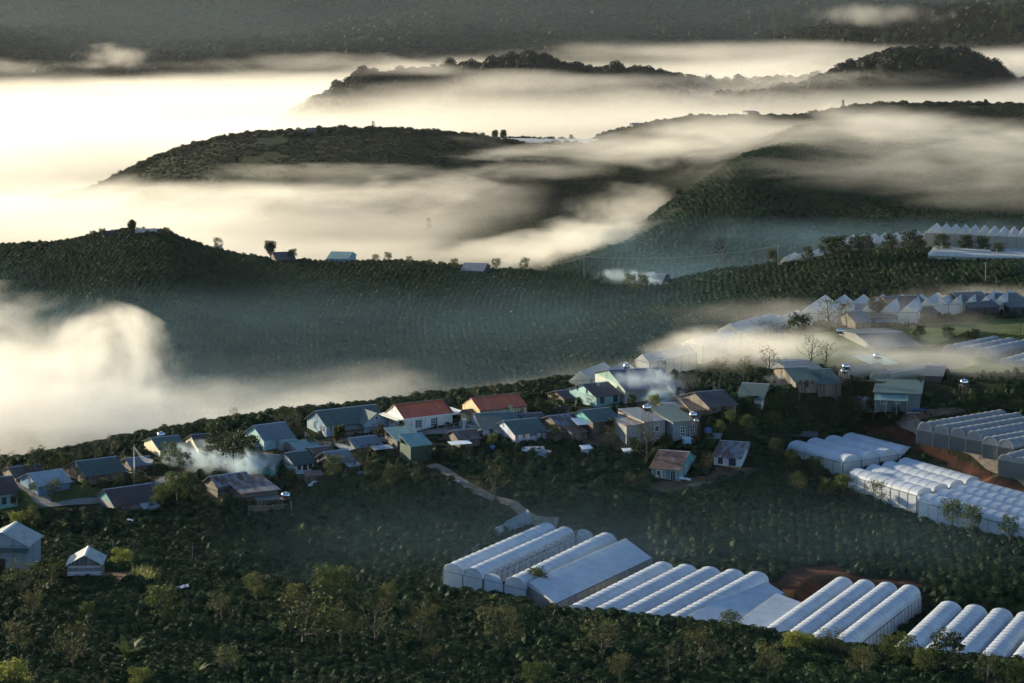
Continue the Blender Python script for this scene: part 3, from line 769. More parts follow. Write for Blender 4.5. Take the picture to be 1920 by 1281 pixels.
RF = dict(green=((.045,.085,.075),0), dkgreen=((.02,.055,.045),0), grey=((.12,.15,.17),0), lgrey=((.26,.31,.33),0), brown=((.045,.030,.030),0.15),
          rust=((.13,.13,.13),.75), rustgrey=((.17,.18,.20),.45), red=((.50,.105,.045),0), blue=((.012,.028,.085),0), teal=((.16,.27,.25),0), black=((.03,.03,.032),.3), dkgrey=((.05,.06,.065),0))
def roofmat(k):
    c, r = RF[k]; return sheet('roof_sheets_'+k, c, r)
M_PANE = plain('window_glass', (.035,.055,.075), .12)
M_DARK = plain('dark_opening', (.012,.012,.014), .9)
M_FRAME = plain('window_frame', (.35,.42,.45), .6)
M_WFRAME = plain('white_trim', (.70,.70,.66), .6)
M_RIDGE = plain('ridge_sheet', (.42,.44,.45), .35)
M_METAL = plain('galvanised_metal', (.45,.47,.50), .3, .8)
M_STEEL = plain('stainless_tank', (.75,.77,.80), .18, 1.0)
M_POST = plain('dark_post', (.05,.045,.04), .8)
M_CPOST = plain('concrete_post', (.30,.29,.27), .85)

def opening(mb_f, mb_p, side, L, W, u, z, w, h, nx=2, ny=2):
    """window frame bars and pane set 3 cm proud of a wall; side: F (front, -y), L (-x) or R (+x)"""
    t = .03
    def P(a, b, d):
        if side == 'F': return (a, -W/2-d, b)
        if side == 'L': return (-L/2-d, a, b)
        return (L/2+d, a, b)
    def bar(a0, b0, a1, b1, d0, d1, mb):
        p = P(a0,b0,d0); q = P(a1,b1,d1)
        mb.box(min(p[0],q[0]), min(p[1],q[1]), min(p[2],q[2]), max(p[0],q[0]), max(p[1],q[1]), max(p[2],q[2]))
    bar(u-w/2, z, u+w/2, z+h, -.02, t, mb_p)
    fw = .09
    for k in range(nx+1):
        a = u-w/2+w*k/nx; bar(a-fw/2, z-fw/2, a+fw/2, z+h+fw/2, .0, t+.05, mb_f)
    for k in range(ny+1):
        b = z+h*k/ny; bar(u-w/2-fw/2+.001, b-fw/2, u+w/2+fw/2-.001, b+fw/2, .002, t+.046, mb_f)

def house(label, px, py, dxL, dxW, hp, rp, yaw, wall, roof, name='house', gable=None, wins=(), doors=(), lean=None, over=.5, overg=.45, ridge=True,
          y0=430, y1=1000, cat='house', base=None, group=None, flat=False, mono=0, wmat=None, sink=1.2, winm=None, lift=0.0):
    """a gabled house set by its near bottom corner. dxL, dxW, hp, rp: widths of long and gable side, wall height and roof rise in photo pixels.
    yaw>0: left gable end shows; yaw<0: right gable end shows"""
    c = hit(px, py, y0, y1) if not isinstance(px, Vector) else px
    k = F/c.y; a = R(yaw)
    L = dxL/(k*math.cos(a)); W = dxW/(k*max(abs(math.sin(a)), .18)); h = hp/k; rise = rp/k
    ex = Vector((math.cos(a), math.sin(a), 0)); ey = Vector((-math.sin(a), math.cos(a), 0))
    cc = c + (ex*L/2 if yaw >= 0 else -ex*L/2) + ey*W/2
    e = empty(name, cc, a, label, cat, group)
    e['L'] = L; e['W'] = W
    wm = wmat or paint('wall_paint', wall)
    if flat:
        mb = MB(); mb.box(-L/2,-W/2,-sink,L/2,W/2,h); mb.build('wall', wm, e)
        t = mono
        m2 = MB(); o_ = over
        m2.slab([(-L/2-o_,-W/2-o_,h+.12),(L/2+o_,-W/2-o_,h+.12+0),(L/2+o_,W/2+o_,h+.12+t),(-L/2-o_,W/2+o_,h+.12+t)], .10)
        m2.build('roof', roofmat(roof), e)
        if t > .3:
            m3 = MB(); m3.box(-L/2+.01, W/2-.2, h+.003, L/2-.01, W/2-.01, h+t-.12); m3.build('back_wall', wm, e)
    else:
        mb = MB()
        v = [(-L/2,-W/2),(L/2,-W/2),(L/2,W/2),(-L/2,W/2)]
        b = len(mb.v); mb.v += [(x,y,-sink) for x,y in v]+[(x,y,h) for x,y in v]
        mb.f += [(0,1,5,4),(1,2,6,5),(2,3,7,6),(3,0,4,7),(0,3,2,1)]
        g = MB()
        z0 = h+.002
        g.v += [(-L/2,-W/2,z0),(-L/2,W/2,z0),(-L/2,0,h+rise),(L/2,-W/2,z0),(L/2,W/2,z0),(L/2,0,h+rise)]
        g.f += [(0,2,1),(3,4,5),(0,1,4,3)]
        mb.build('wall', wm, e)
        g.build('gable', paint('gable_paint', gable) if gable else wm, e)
        s = rise/(W/2); ov = over; zt = .10
        m2 = MB()
        for sg in (-1, 1):
            p = [(-L/2-overg, sg*(W/2+ov), h-s*ov+zt), (L/2+overg, sg*(W/2+ov), h-s*ov+zt), (L/2+overg, sg*.012, h+rise+zt), (-L/2-overg, sg*.012, h+rise+zt)]
            if sg > 0: p = p[::-1]
            m2.slab(p, .07)
        ro = m2.build('roof', roofmat(roof), e)
        if ridge:
            m3 = MB(); w = .22 if ridge is True else ridge
            for sg in (-1, 1):
                p = [(-L/2-overg-.02, sg*w, h+rise+zt-s*w+.03), (L/2+overg+.02, sg*w, h+rise+zt-s*w+.03), (L/2+overg+.02, sg*.004, h+rise+zt+.035), (-L/2-overg-.02, sg*.004, h+rise+zt+.035)]
                if sg > 0: p = p[::-1]
                m3.slab(p, .02)
            m3.build('ridge_cap', M_RIDGE if ridge is True else M_WFRAME, ro)
    if not wins and not doors and h > 1.5 and y0 < 700 and cat == 'house':
        wins = [('F',-.28,.8,.8,1.0,2,1),('F',.3,.8,.8,1.0,2,1)]; doors = [('F',.02,.9,1.7)]; winm = winm or plain('brown_frame',(.10,.05,.04))
    if base:
        mb = MB(); q = .04; mb.box(-L/2-q,-W/2-q,-sink-.01,L/2+q,W/2+q,.55); mb.build('plinth', paint('plinth', base), e)
    for w_ in wins:
        side, u, z, ww, hh = w_[:5]; nx, ny = (w_[5:7] if len(w_) > 5 else (2,2))
        span = L if side == 'F' else W
        f, p = MB(), MB(); opening(f, p, side, L, W, u*span, z if z > 0 else h+(-z), ww, hh, nx, ny)
        fo = f.build('window', winm or M_WFRAME, e); p.build('pane', M_PANE, fo)
    for d_ in doors:
        side, u, ww, hh = d_[:4]; span = L if side == 'F' else W
        f, p = MB(), MB(); opening(f, p, side, L, W, u*span, .1, ww, hh, 2, 1)
        fo = f.build('door', winm or M_FRAME, e); p.build('panel', M_DARK, fo)
    if lean:      # a lower lean-to roof: along the front (F) or at an end; (side, u0, u1, depth, drop, roof, walls)
        for side, u0, u1, dep, drop, rk, wk in (lean if isinstance(lean, list) else [lean]):
            m2 = MB(); hz_ = h-.25; pp = MB(); pl = []
            if side == 'F':
                x0, x1 = u0*L, u1*L
                m2.slab([(x0,-W/2-dep,hz_-drop),(x1,-W/2-dep,hz_-drop),(x1,-W/2-.02,hz_),(x0,-W/2-.02,hz_)], .06)
                if wk: pp.box(x0+.2,-W/2-dep+.25,-sink,x1-.2,-W/2-.03,hz_-drop-.07)
                else:
                    for q in range(4):
                        x = x0+.25+(x1-x0-.5)*q/3; pp = MB(); pl.append(pp); pp.box(x-.07,-W/2-dep+.2,-sink,x+.07,-W/2-dep+.34,hz_-drop)
            elif side == 'R':
                y_0, y_1 = u0*W, u1*W
                m2.slab([(L/2+.02,y_0,hz_),(L/2+dep,y_0,hz_-drop),(L/2+dep,y_1,hz_-drop),(L/2+.02,y_1,hz_)], .06)
                if wk: pp.box(L/2+.03,y_0+.2,-sink,L/2+dep-.25,y_1-.2,hz_-drop-.07)
                else:
                    for q in range(3):
                        y = y_0+.25+(y_1-y_0-.5)*q/2; pp = MB(); pl.append(pp); pp.box(L/2+dep-.3,y-.07,-sink,L/2+dep-.16,y+.07,hz_-drop)
            else:
                y_0, y_1 = u0*W, u1*W
                m2.slab([(-L/2-dep,y_0,hz_-drop),(-L/2-.02,y_0,hz_),(-L/2-.02,y_1,hz_),(-L/2-dep,y_1,hz_-drop)], .06)
                if wk: pp.box(-L/2-dep+.25,y_0+.2,-sink,-L/2-.03,y_1-.2,hz_-drop-.07)
                else:
                    for q in range(3):
                        y = y_0+.25+(y_1-y_0-.5)*q/2; pp = MB(); pl.append(pp); pp.box(-L/2-dep+.16,y-.07,-sink,-L/2-dep+.3,y+.07,hz_-drop)
            m2.build('lean_to_roof', roofmat(rk), e)
            if wk: pp.build('lean_to_wall', wk if not isinstance(wk, bool) else wm, e)
            for q in pl: q.build('post', M_CPOST, e)
    return e, L, W, h, rise
BOARD = boards('weathered_boards', (.13,.105,.085)); BOARDH = boards('weathered_planks', (.12,.10,.085), vert=False)
BOARDT = boards('faded_teal_boards', (.25,.36,.35)); TINW = sheet('tin_wall', (.30,.31,.32), .3); TINWH = boards('white_cladding', (.6,.6,.58), vert=False, pitch=.35)
TINDG = sheet('dark_green_sheet', DKGREEN, 0)
Y_=35
H = house
# --- the left end of the village
H('dark wooden barn with a dark green roof and upright plank walls', 162, 912, 64, 50, 22, 17, 34, GREYW, 'dkgreen', 'barn', wmat=BOARD, wins=[('L',0,-.8,.5,.9,1,1)], over=.9)
H('small blue house with a light grey roof beside the leftmost teal house', 72, 931, 52, 48, 20, 16, 36, BLUE, 'lgrey', gable=BLUE, wins=[('F',-.25,1,.9,1.1),('F',.1,1,.9,1.1),('L',.05,-.5,.4,.7,1,1)], lean=('R',-.3,.5,2.2,.4,'lgrey',False))
H('long dark brown roof behind the small blue house', 30, 905, 48, 40, 9, 12, 30, WOODC, 'brown', wmat=BOARD)
H('teal walled house with a rusty brown roof at the left edge', -4, 956, 34, 46, 29, 22, 32, PALETEAL, 'brown', gable=PALETEAL, wins=[('F',-.2,1,.9,1.4,2,1),('F',.25,1,1.1,1.5,2,1)], winm=plain('brown_frame',(.10,.05,.04)))
H('brown roofed house with a turquoise gable and low silver tin sheds in front', 214, 962, 72, 44, 17, 20, 34, CONC, 'brown', gable=TEAL, over=.8, lean=[('F',.05,.5,3.2,.9,'lgrey',True),('F',-.5,.03,2.6,.8,'rust',BOARDH)])
H('plank hut with a patched grey tin roof in the smoke', 408, 934, 58, 30, 22, 14, 34, GREYW, 'rustgrey', 'hut', cat='hut', wmat=BOARDH)
H('low wooden shed with a wide flat silver tin roof in front of the smoking hut', 455, 948, 62, 44, 22, 0, 30, WOODC, 'rustgrey', 'shed', cat='shed', wmat=BOARDH, flat=True, mono=1.3)
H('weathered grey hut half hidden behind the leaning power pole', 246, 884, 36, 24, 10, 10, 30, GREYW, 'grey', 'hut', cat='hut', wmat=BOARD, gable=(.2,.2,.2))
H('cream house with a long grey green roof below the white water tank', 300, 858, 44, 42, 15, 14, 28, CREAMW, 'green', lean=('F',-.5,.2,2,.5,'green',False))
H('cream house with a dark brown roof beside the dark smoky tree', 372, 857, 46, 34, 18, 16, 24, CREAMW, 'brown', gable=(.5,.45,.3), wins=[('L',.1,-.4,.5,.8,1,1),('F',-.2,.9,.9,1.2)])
H('pale turquoise house with a grey metal roof and a small porch roof', 495, 846, 50, 42, 22, 20, 34, (.30,.47,.50), 'grey', gable=(.28,.48,.52), lean=[('F',-.1,.55,2.6,.35,'teal',TINW),('R',-.2,.5,2.5,.5,'lgrey',False)], wins=[('L',.12,1.6,1.6,1.1,3,1)], winm=plain('grey_frame',(.2,.2,.2)))
# --- the large blue house
e, L, W, h, r_ = H('largest light blue house with a dark green cross gabled roof', 612, 820, 104, 42, 23, 20, 32, SKYB, 'green', gable=BLUE, wins=[('L',.1,1,1.0,1.9,2,1),('L',-.35,1,.8,1.4,2,1),('L',0,-.5,.45,1.1,1,1),('F',-.42,1,.8,1.6,2,1)], over=.7, lean=('F',-.33,.24,2.8,.9,'green',BOARDH))
m = MB(); wx = 3.1; xo = L/2-3.4; d = 2.6
m.v += [(xo-wx,-W/2-d,-1.2),(xo+wx,-W/2-d,-1.2),(xo+wx,-W/2+.0,-1.2),(xo-wx,-W/2+.0,-1.2),(xo-wx,-W/2-d,h),(xo+wx,-W/2-d,h),(xo+wx,-W/2+.0,h),(xo-wx,-W/2+.0,h),(xo,-W/2-d,h+1.9)]
m.f += [(0,1,5,4),(1,2,6,5),(3,0,4,7),(4,5,8)]
m.build('front_wing', paint('wall_paint', SKYB), e)
m = MB()
for sg in (-1,1):
    p = [(xo+sg*(wx+.6),-W/2-d-.5,h-.28),(xo+sg*.01,-W/2-d-.5,h+2.05),(xo+sg*.01,-.6,h+2.05),(xo+sg*(wx+.6),-W/2+1.2,h-.28)]
    m.slab(p if sg < 0 else p[::-1], .07)
m.build('wing_roof', roofmat('green'), e)
f, p = MB(), MB(); f.box(xo-.35,-W/2-d-.09,h+.4,xo+.35,-W/2-d-.03,h+1.3); p.box(xo-.25,-W/2-d-.12,h+.5,xo+.25,-W/2-d-.09,h+1.2)
fo = f.build('window', M_WFRAME, e); p.build('pane', M_PANE, fo)
# --- the white house with the red roof
e, L, W, h, r_ = H('white house with a bright red roof and round gable vent', 757, 814, 90, 36, 29, 19, 32, WHITE, 'red', gable=WHITE, overg=.12, over=.25, ridge=False,
  wins=[('F',-.2,1.1,1.7,1.7,3,3),('F',.12,1.1,1.7,1.7,3,3),('L',.15,1.5,1.4,.8,3,1)])
m = MB(); m.box(-L/2-.7,-W/2-.7,h-.32,L/2+.7,W/2+.7,h-.02); m.build('cornice', M_WFRAME, e)
m = MB(); m.box(-L/2-.25,-.2,h+r_+.12,L/2+.25,.2,h+r_+.3)
for sx in (-1,1):
    for sg in (-1,1):
        m.slab([(sx*L/2-.14,sg*(W/2+.3),h+.16),(sx*L/2+.14,sg*(W/2+.3),h+.16),(sx*L/2+.14,sg*.2,h+r_+.24),(sx*L/2-.14,sg*.2,h+r_+.24)][::(1 if sg<0 else -1)], .2)
m.build('roof_edging', plain('dark_trim',(.06,.045,.04)), e)
m = MB(); m.tube([(-L/2-.08,0,h+.9),(-L/2-.02,0,h+.9)], .32, 12); m.build('vent', M_WFRAME, e)
for (x,y) in ((L/2+3.2,-W/2+.2),(L/2+3.2,W/2-.5),(L/2+3.2,0)):
    m = MB(); m.box(x-.16,y-.16,-1,x+.16,y+.16,h-.45); m.build('porch_post', M_WFRAME, e)
m = MB(); m.box(L/2+.72,-W/2-.3,h-.4,L/2+3.8,W/2-.2,h-.15); m.build('porch_roof', M_WFRAME, e)
m = MB(); m.tube([(-L/2-1.6,W/2-1.2,-1),(-L/2-1.6,W/2-1.2,h-.33)], .14, 6); m.tube([(-L/2-1.3,-W/2+.2,-1),(-L/2-1.3,-W/2+.2,h-.33)], .14, 6); m.box(-L/2-1.8,-W/2-.3,h-.33,-L/2-.71,W/2+.4,h-.1); m.build('side_porch', M_WFRAME, e)
# --- the yellow house with the red roof
e, L, W, h, r_ = H('yellow plastered house with a red roof and a small brown porch roof', 900, 797, 88, 34, 27, 17, 30, (.58,.47,.25), 'red', gable=(.60,.50,.30), overg=.1, over=.35, ridge=False, base=(.3,.2,.1),
  wins=[('F',-.08,1.2,1.2,1.4,2,2),('F',.36,1.3,1.7,1.0,3,1),('L',-.1,1.0,.7,1.5,1,2)], doors=[('F',-.38,1.0,2.3)])
m = MB(); m.box(-L/2-.12,-W/2-.45,h-.2,L/2+.12,-W/2-.02,h-.02); m.box(-L/2-.15,-.2,h+r_+.12,L/2+.15,.2,h+r_+.28); m.build('roof_edging', plain('dark_trim',(.06,.045,.04)), e)
m = MB()
for sg in (-1,1):
    p = [(-L/2-2.6,sg*1.7-.6,h-1.1),(-L/2-.02,sg*1.7-.6,h-1.1),(-L/2-.02,-.6,h-.1),(-L/2-2.6,-.6,h-.1)]
    m.slab(p if sg < 0 else p[::-1], .08)
m.build('porch_roof', roofmat('brown'), e)
m = MB(); m.box(-L/2-2.3,-2.0,-1,-L/2-.03,.8,h-1.2); m.build('porch', paint('wall_paint', (.58,.47,.25)), e)
m = MB(); m.box(L/2-1.6,-W/2-1.7,-1,L/2-1.3,-W/2-.03,h-.3); m.box(-L*.08+2.2,-W/2-1.2,-1,-L*.08+2.6,-W/2-.03,h+.6); m.build('fin_wall', paint('wall_paint', (.50,.42,.25)), e)
# --- the middle of the village
H('wide green roofed pale house set back beside its gabled wing', 905, 820, 74, 30, 16, 17, 14, (.45,.45,.5), 'green', lean=('L',-.5,.4,2.5,.5,'green',False))
H('pale lilac house with a green roof, white vent window and washing along its wall', 966, 834, 58, 40, 20, 17, 26, (.42,.42,.50), 'green', gable=(.40,.47,.58), wins=[('L',.05,-.45,.4,.8,1,1),('F',.36,1,.6,1.4,1,2),('L',.1,.9,.8,1.4,2,1)], over=.6)
H('low dark brown roof between the yellow house and the lilac house', 985, 796, 40, 22, 8, 6, 20, WOODC, 'brown', 'shed', cat='shed', wmat=BOARD)
H('long blue grey metal roof beside the green roofed pale house', 1052, 818, 52, 42, 16, 15, 30, GREYW, 'rustgrey', wmat=BOARD, name='shed', cat='shed')
H('small dark brown roof on the slope edge left of the pale lilac house', 862, 842, 38, 26, 17, 12, 26, WOODC, 'rust', 'shed', cat='shed', wmat=BOARD)
H('dark green sheet metal box building with a pale flat roof', 770, 870, 38, 22, 32, 0, 28, DKGREEN, 'teal', 'storehouse', cat='storehouse', wmat=TINDG, flat=True, mono=1.6, over=.3)
H('shed with a sloping grey green roof behind the dark green box building', 745, 846, 46, 26, 18, 0, 24, WOODC, 'teal', 'shed', cat='shed', wmat=BOARD, flat=True, mono=1.6, over=.3)
H('low grey roofed house left of the dark green box building', 668, 852, 46, 30, 13, 12, 30, WOODC, 'grey', wmat=BOARD, lean=('L',-.5,.5,2.4,.3,'lgrey',False))
H('low shed with a pale turquoise flat roof below the largest blue house', 560, 853, 38, 22, 9, 0, 30, GREYW, 'teal', 'shed', cat='shed', flat=True, mono=.9)
H('rust streaked shed roof next to the green roofed white clad house', 592, 862, 34, 24, 10, 8, 30, WOODC, 'rust', 'shed', cat='shed', wmat=BOARD)
H('green roofed shed with a teal end wall beside the smoke', 512, 894, 54, 28, 15, 13, -14, (.06,.28,.27), 'green', 'shed', cat='shed', gable=(.07,.12,.11))
H('house clad in white horizontal sheets under a bright green roof', 553, 889, 34, 38, 18, 16, 34, WHITE, 'dkgreen', wmat=TINWH)
H('dark wooden house with a grey roof and a silver lean-to', 624, 888, 38, 34, 20, 15, 34, WOODC, 'grey', wmat=BOARD, lean=('F',0,.6,2.4,.5,'lgrey',True))
# --- the right part of the village
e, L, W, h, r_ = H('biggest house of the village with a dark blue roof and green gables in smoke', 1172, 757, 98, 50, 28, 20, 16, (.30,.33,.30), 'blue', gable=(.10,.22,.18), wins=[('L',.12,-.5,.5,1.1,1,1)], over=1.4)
H('turquoise house with a dark brown roof and two gable windows', 1118, 764, 46, 48, 20, 16, 30, (.22,.38,.39), 'brown', gable=(.27,.48,.49), wins=[('L',.2,-.2,.5,.9,1,1),('L',-.15,-.2,.5,.9,1,1),('F',-.25,.8,1.1,1.7,2,1),('F',.3,.8,1.1,1.7,2,1)], winm=plain('brown_frame',(.10,.05,.04)))
H('low brown roofed shed left of the turquoise house', 1058, 756, 24, 30, 9, 9, 30, WOODC, 'brown', 'shed', cat='shed', wmat=BOARD)
H('green roofed wooden house with a turquoise gable beside the silver tin sheds', 1112, 815, 50, 40, 24, 15, 30, WOODC, 'green', gable=(.07,.34,.31), wmat=BOARD, wins=[('L',.1,-.35,.4,.8,1,1)], lean=('F',.05,.6,2.4,.5,'rust',True))
H('concrete block building with a flat grey roof behind the tank tower', 1208, 830, 40, 44, 38, 0, 22, CONC, 'grey', 'concrete_house', flat=True, mono=.5, over=.1, wins=[('F',.1,2.3,1.0,1.2,1,1)], lean=('L',-.5,.4,4.5,.3,'rustgrey',True))
H('blue grey concrete building with a dark flat roof and tall windows', 1262, 828, 46, 40, 36, 0, 20, (.20,.23,.26), 'green', 'concrete_house', flat=True, mono=.9, over=.35, wins=[('F',-.1,1.2,1.1,2.0,2,3),('F',.3,1.2,1.1,2.0,2,3)])
H('long grey shed roof between the two concrete buildings and the smoke', 1262, 790, 40, 36, 8, 9, 12, CONC, 'grey', 'shed', cat='shed')
H('house under a black corrugated roof with rust streaks', 1330, 778, 52, 46, 16, 17, 24, (.06,.05,.05), 'black', wmat=BOARD, over=.7)
H('low dark lean-to roof joining the black corrugated roof', 1298, 782, 36, 30, 12, 7, 10, WOODC, 'black', 'shed', cat='shed', wmat=BOARD)
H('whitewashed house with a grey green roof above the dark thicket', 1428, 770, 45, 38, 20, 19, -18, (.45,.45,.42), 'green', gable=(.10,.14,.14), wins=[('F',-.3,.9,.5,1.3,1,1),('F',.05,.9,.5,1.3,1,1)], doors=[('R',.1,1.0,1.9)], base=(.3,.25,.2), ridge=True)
H('turquoise gabled hut with a rusty tin roof on the lower slope', 1275, 903, 52, 40, 24, 20, -20, (.16,.14,.12), 'rust', 'hut', cat='hut', gable=(.07,.36,.31), wmat=BOARDT, wins=[('F',-.25,1,.9,1.0,1,1)], doors=[('F',.25,1.0,2.0)], over=.9)
H('white and grey house with brown wooden windows on the lower slope', 1388, 880, 48, 40, 22, 17, -20, (.55,.60,.64), 'rustgrey', gable=(.48,.55,.58), base=(.35,.24,.10), wins=[('F',-.25,.9,1.0,1.5,2,1),('F',.2,.7,1.5,1.7,3,1),('R',.0,-.3,.4,.8,1,1),('R',.25,.8,.9,1.4,2,1)], over=.8, lean=('R',-.1,.5,1.6,.5,'brown',False), winm=plain('brown_frame',(.10,.05,.04)))
H('dark green roofed house beside the tank stand with two silver tanks', 1525, 735, 54, 28, 15, 15, 12, (.07,.06,.05), 'dkgreen', wmat=BOARD, gable=(.12,.11,.10), wins=[('L',.1,-.5,.4,.8,1,1)])
H('half hidden dark green roof at the left of the village shadow', 1492, 728, 40, 26, 12, 14, 10, WOODC, 'dkgreen', wmat=BOARD)
H('dull brown roofed house on the dark thicket', 1500, 752, 48, 34, 14, 15, -16, (.12,.10,.09), 'brown')
H('grey roofed shed behind the shed with the bright white roof', 1570, 750, 46, 28, 12, 10, -14, (.14,.14,.14), 'dkgrey', 'shed', cat='shed')
H('shed with a bright white sloping roof on the dark thicket', 1650, 772, 46, 34, 18, 0, -20, GREYW, 'lgrey', 'shed', cat='shed', flat=True, mono=1.2)
e, L, W, h, r_ = H('grey green modern house with flat roofs above the red earth', 1725, 765, 82, 26, 26, 0, -12, (.10,.14,.15), 'dkgreen', flat=True, mono=.4, wins=[('F',-.3,.6,1.3,1.9,2,1),('F',.0,.9,1.0,1.5,2,1)], lean=('F',-.5,.25,3.2,.9,'teal',False))
H('teal flat roofed store behind the cream plastic tunnels', 1640, 700, 44, 24, 15, 0, 16, (.16,.24,.27), 'teal', 'storehouse', cat='storehouse', flat=True, mono=.4)
H('small hut with a pale roof left of the shiny water tank', 1765, 718, 30, 22, 12, 0, -14, (.07,.06,.06), 'dkgrey', 'hut', cat='hut', flat=True, mono=.4)
H('long faint blue grey roof among the bare trees in the fog', 1480, 702, 60, 30, 9, 6, 16, GREYW, 'grey', 'shed', cat='shed')
H('dark house with a long dull red roof below the row of white peaks', 1690, 604, 70, 44, 16, 19, 14, (.08,.06,.05), 'brown')
H('dark house with a low roof left of the dull red roof', 1625, 612, 60, 46, 15, 14, 14, (.07,.06,.055), 'dkgrey', lean=('F',-.3,.4,3,.6,'grey',False))
H('small gabled house with a blue grey roof facing the fog', 1604, 618, 30, 26, 14, 15, 24, (.12,.10,.07), 'grey')
H('dark roof right of the dull red roof, by the black pole', 1820, 592, 56, 40, 15, 17, 14, (.07,.07,.07), 'dkgrey')
H('dark roof at the right end of the ridge above the meadow', 1893, 590, 50, 36, 14, 14, 12, (.07,.07,.07), 'dkgrey')
H('low greyish roof lost in the fog below the meadow', 1640, 660, 90, 40, 8, 10, 10, (.12,.13,.13), 'dkgrey', 'shed', cat='shed')
# --- houses on the crest of the dark hill
far = dict(y0=870, y1=1030, sink=3)
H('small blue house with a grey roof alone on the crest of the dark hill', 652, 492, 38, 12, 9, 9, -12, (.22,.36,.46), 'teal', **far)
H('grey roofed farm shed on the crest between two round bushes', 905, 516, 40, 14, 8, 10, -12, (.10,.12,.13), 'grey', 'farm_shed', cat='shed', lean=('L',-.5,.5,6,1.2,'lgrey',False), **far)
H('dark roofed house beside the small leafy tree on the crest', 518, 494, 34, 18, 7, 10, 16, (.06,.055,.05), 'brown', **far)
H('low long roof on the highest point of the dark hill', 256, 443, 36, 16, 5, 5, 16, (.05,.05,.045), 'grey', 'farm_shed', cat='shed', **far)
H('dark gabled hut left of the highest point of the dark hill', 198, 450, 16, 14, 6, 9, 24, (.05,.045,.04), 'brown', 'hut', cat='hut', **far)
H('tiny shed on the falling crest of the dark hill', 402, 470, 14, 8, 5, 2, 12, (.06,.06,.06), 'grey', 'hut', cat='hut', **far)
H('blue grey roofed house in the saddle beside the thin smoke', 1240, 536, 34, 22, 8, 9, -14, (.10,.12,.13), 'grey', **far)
# --- far ridge
fr = dict(y0=1700, y1=1900, sink=8)
H('tiny dark hut on the far ridge above the long plastic tunnel', 1188, 237, 13, 6, 5, 4, 14, (.06,.06,.06), 'dkgrey', 'hut', cat='hut', **fr)
H('pale block house faint in the fog on the far ridge', 1402, 219, 22, 6, 8, 0, 12, (.18,.17,.15), 'dkgrey', flat=True, mono=.5, **fr)
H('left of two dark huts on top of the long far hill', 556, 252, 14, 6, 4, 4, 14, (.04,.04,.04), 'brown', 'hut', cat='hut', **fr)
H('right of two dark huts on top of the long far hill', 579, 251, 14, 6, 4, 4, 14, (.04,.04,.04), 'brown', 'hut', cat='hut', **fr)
# ---------------------------------------------------------------- greenhouses
def film_mat(name, c, trans=.3, rough=.4, dirt=.25):
    m, nt, out = newmat(name)
    tc = N(nt, 'ShaderNodeTexCoord')
    n = N(nt, 'ShaderNodeTexNoise', i_Scale=.35, i_Detail=6.0, i_Roughness=.65); nt.links.new(tc.outputs['Object'], n.inputs['Vector'])
    r = ramp(nt, n.outputs[0], [(.3, tuple(x*(1-dirt) for x in c)), (.62, c)])
    b = N(nt, 'ShaderNodeBsdfPrincipled', i_Roughness=rough); nt.links.new(r.outputs[0], b.inputs['Base Color'])
    t = N(nt, 'ShaderNodeBsdfTranslucent'); nt.links.new(r.outputs[0], t.inputs[0])
    mx = N(nt, 'ShaderNodeMixShader'); mx.inputs[0].default_value = trans
    nt.links.new(b.outputs[0], mx.inputs[1]); nt.links.new(t.outputs[0], mx.inputs[2]); nt.links.new(mx.outputs[0], out.inputs[0])
    return m
FILM = film_mat('white_plastic_film', (.70,.76,.82)); FILM_G = film_mat('grey_plastic_film', (.30,.31,.31), .3); FILM_C = film_mat('cream_plastic_film', (.42,.41,.34), .35)
FILM_W = film_mat('bright_plastic_film', (.78,.78,.72), .4)
NET = film_mat('side_netting', (.30,.31,.28), .3, .8); NET_D = film_mat('dark_side_netting', (.15,.165,.155), .3, .8); CLEARF = film_mat('clear_film', (.40,.48,.50), .5, .3)
GFOOT = []
M_SEAM = plain('film_seam', (.55,.58,.62), .5)
M_TUBE = plain('steel_tube', (.16,.17,.18), .5, .3)
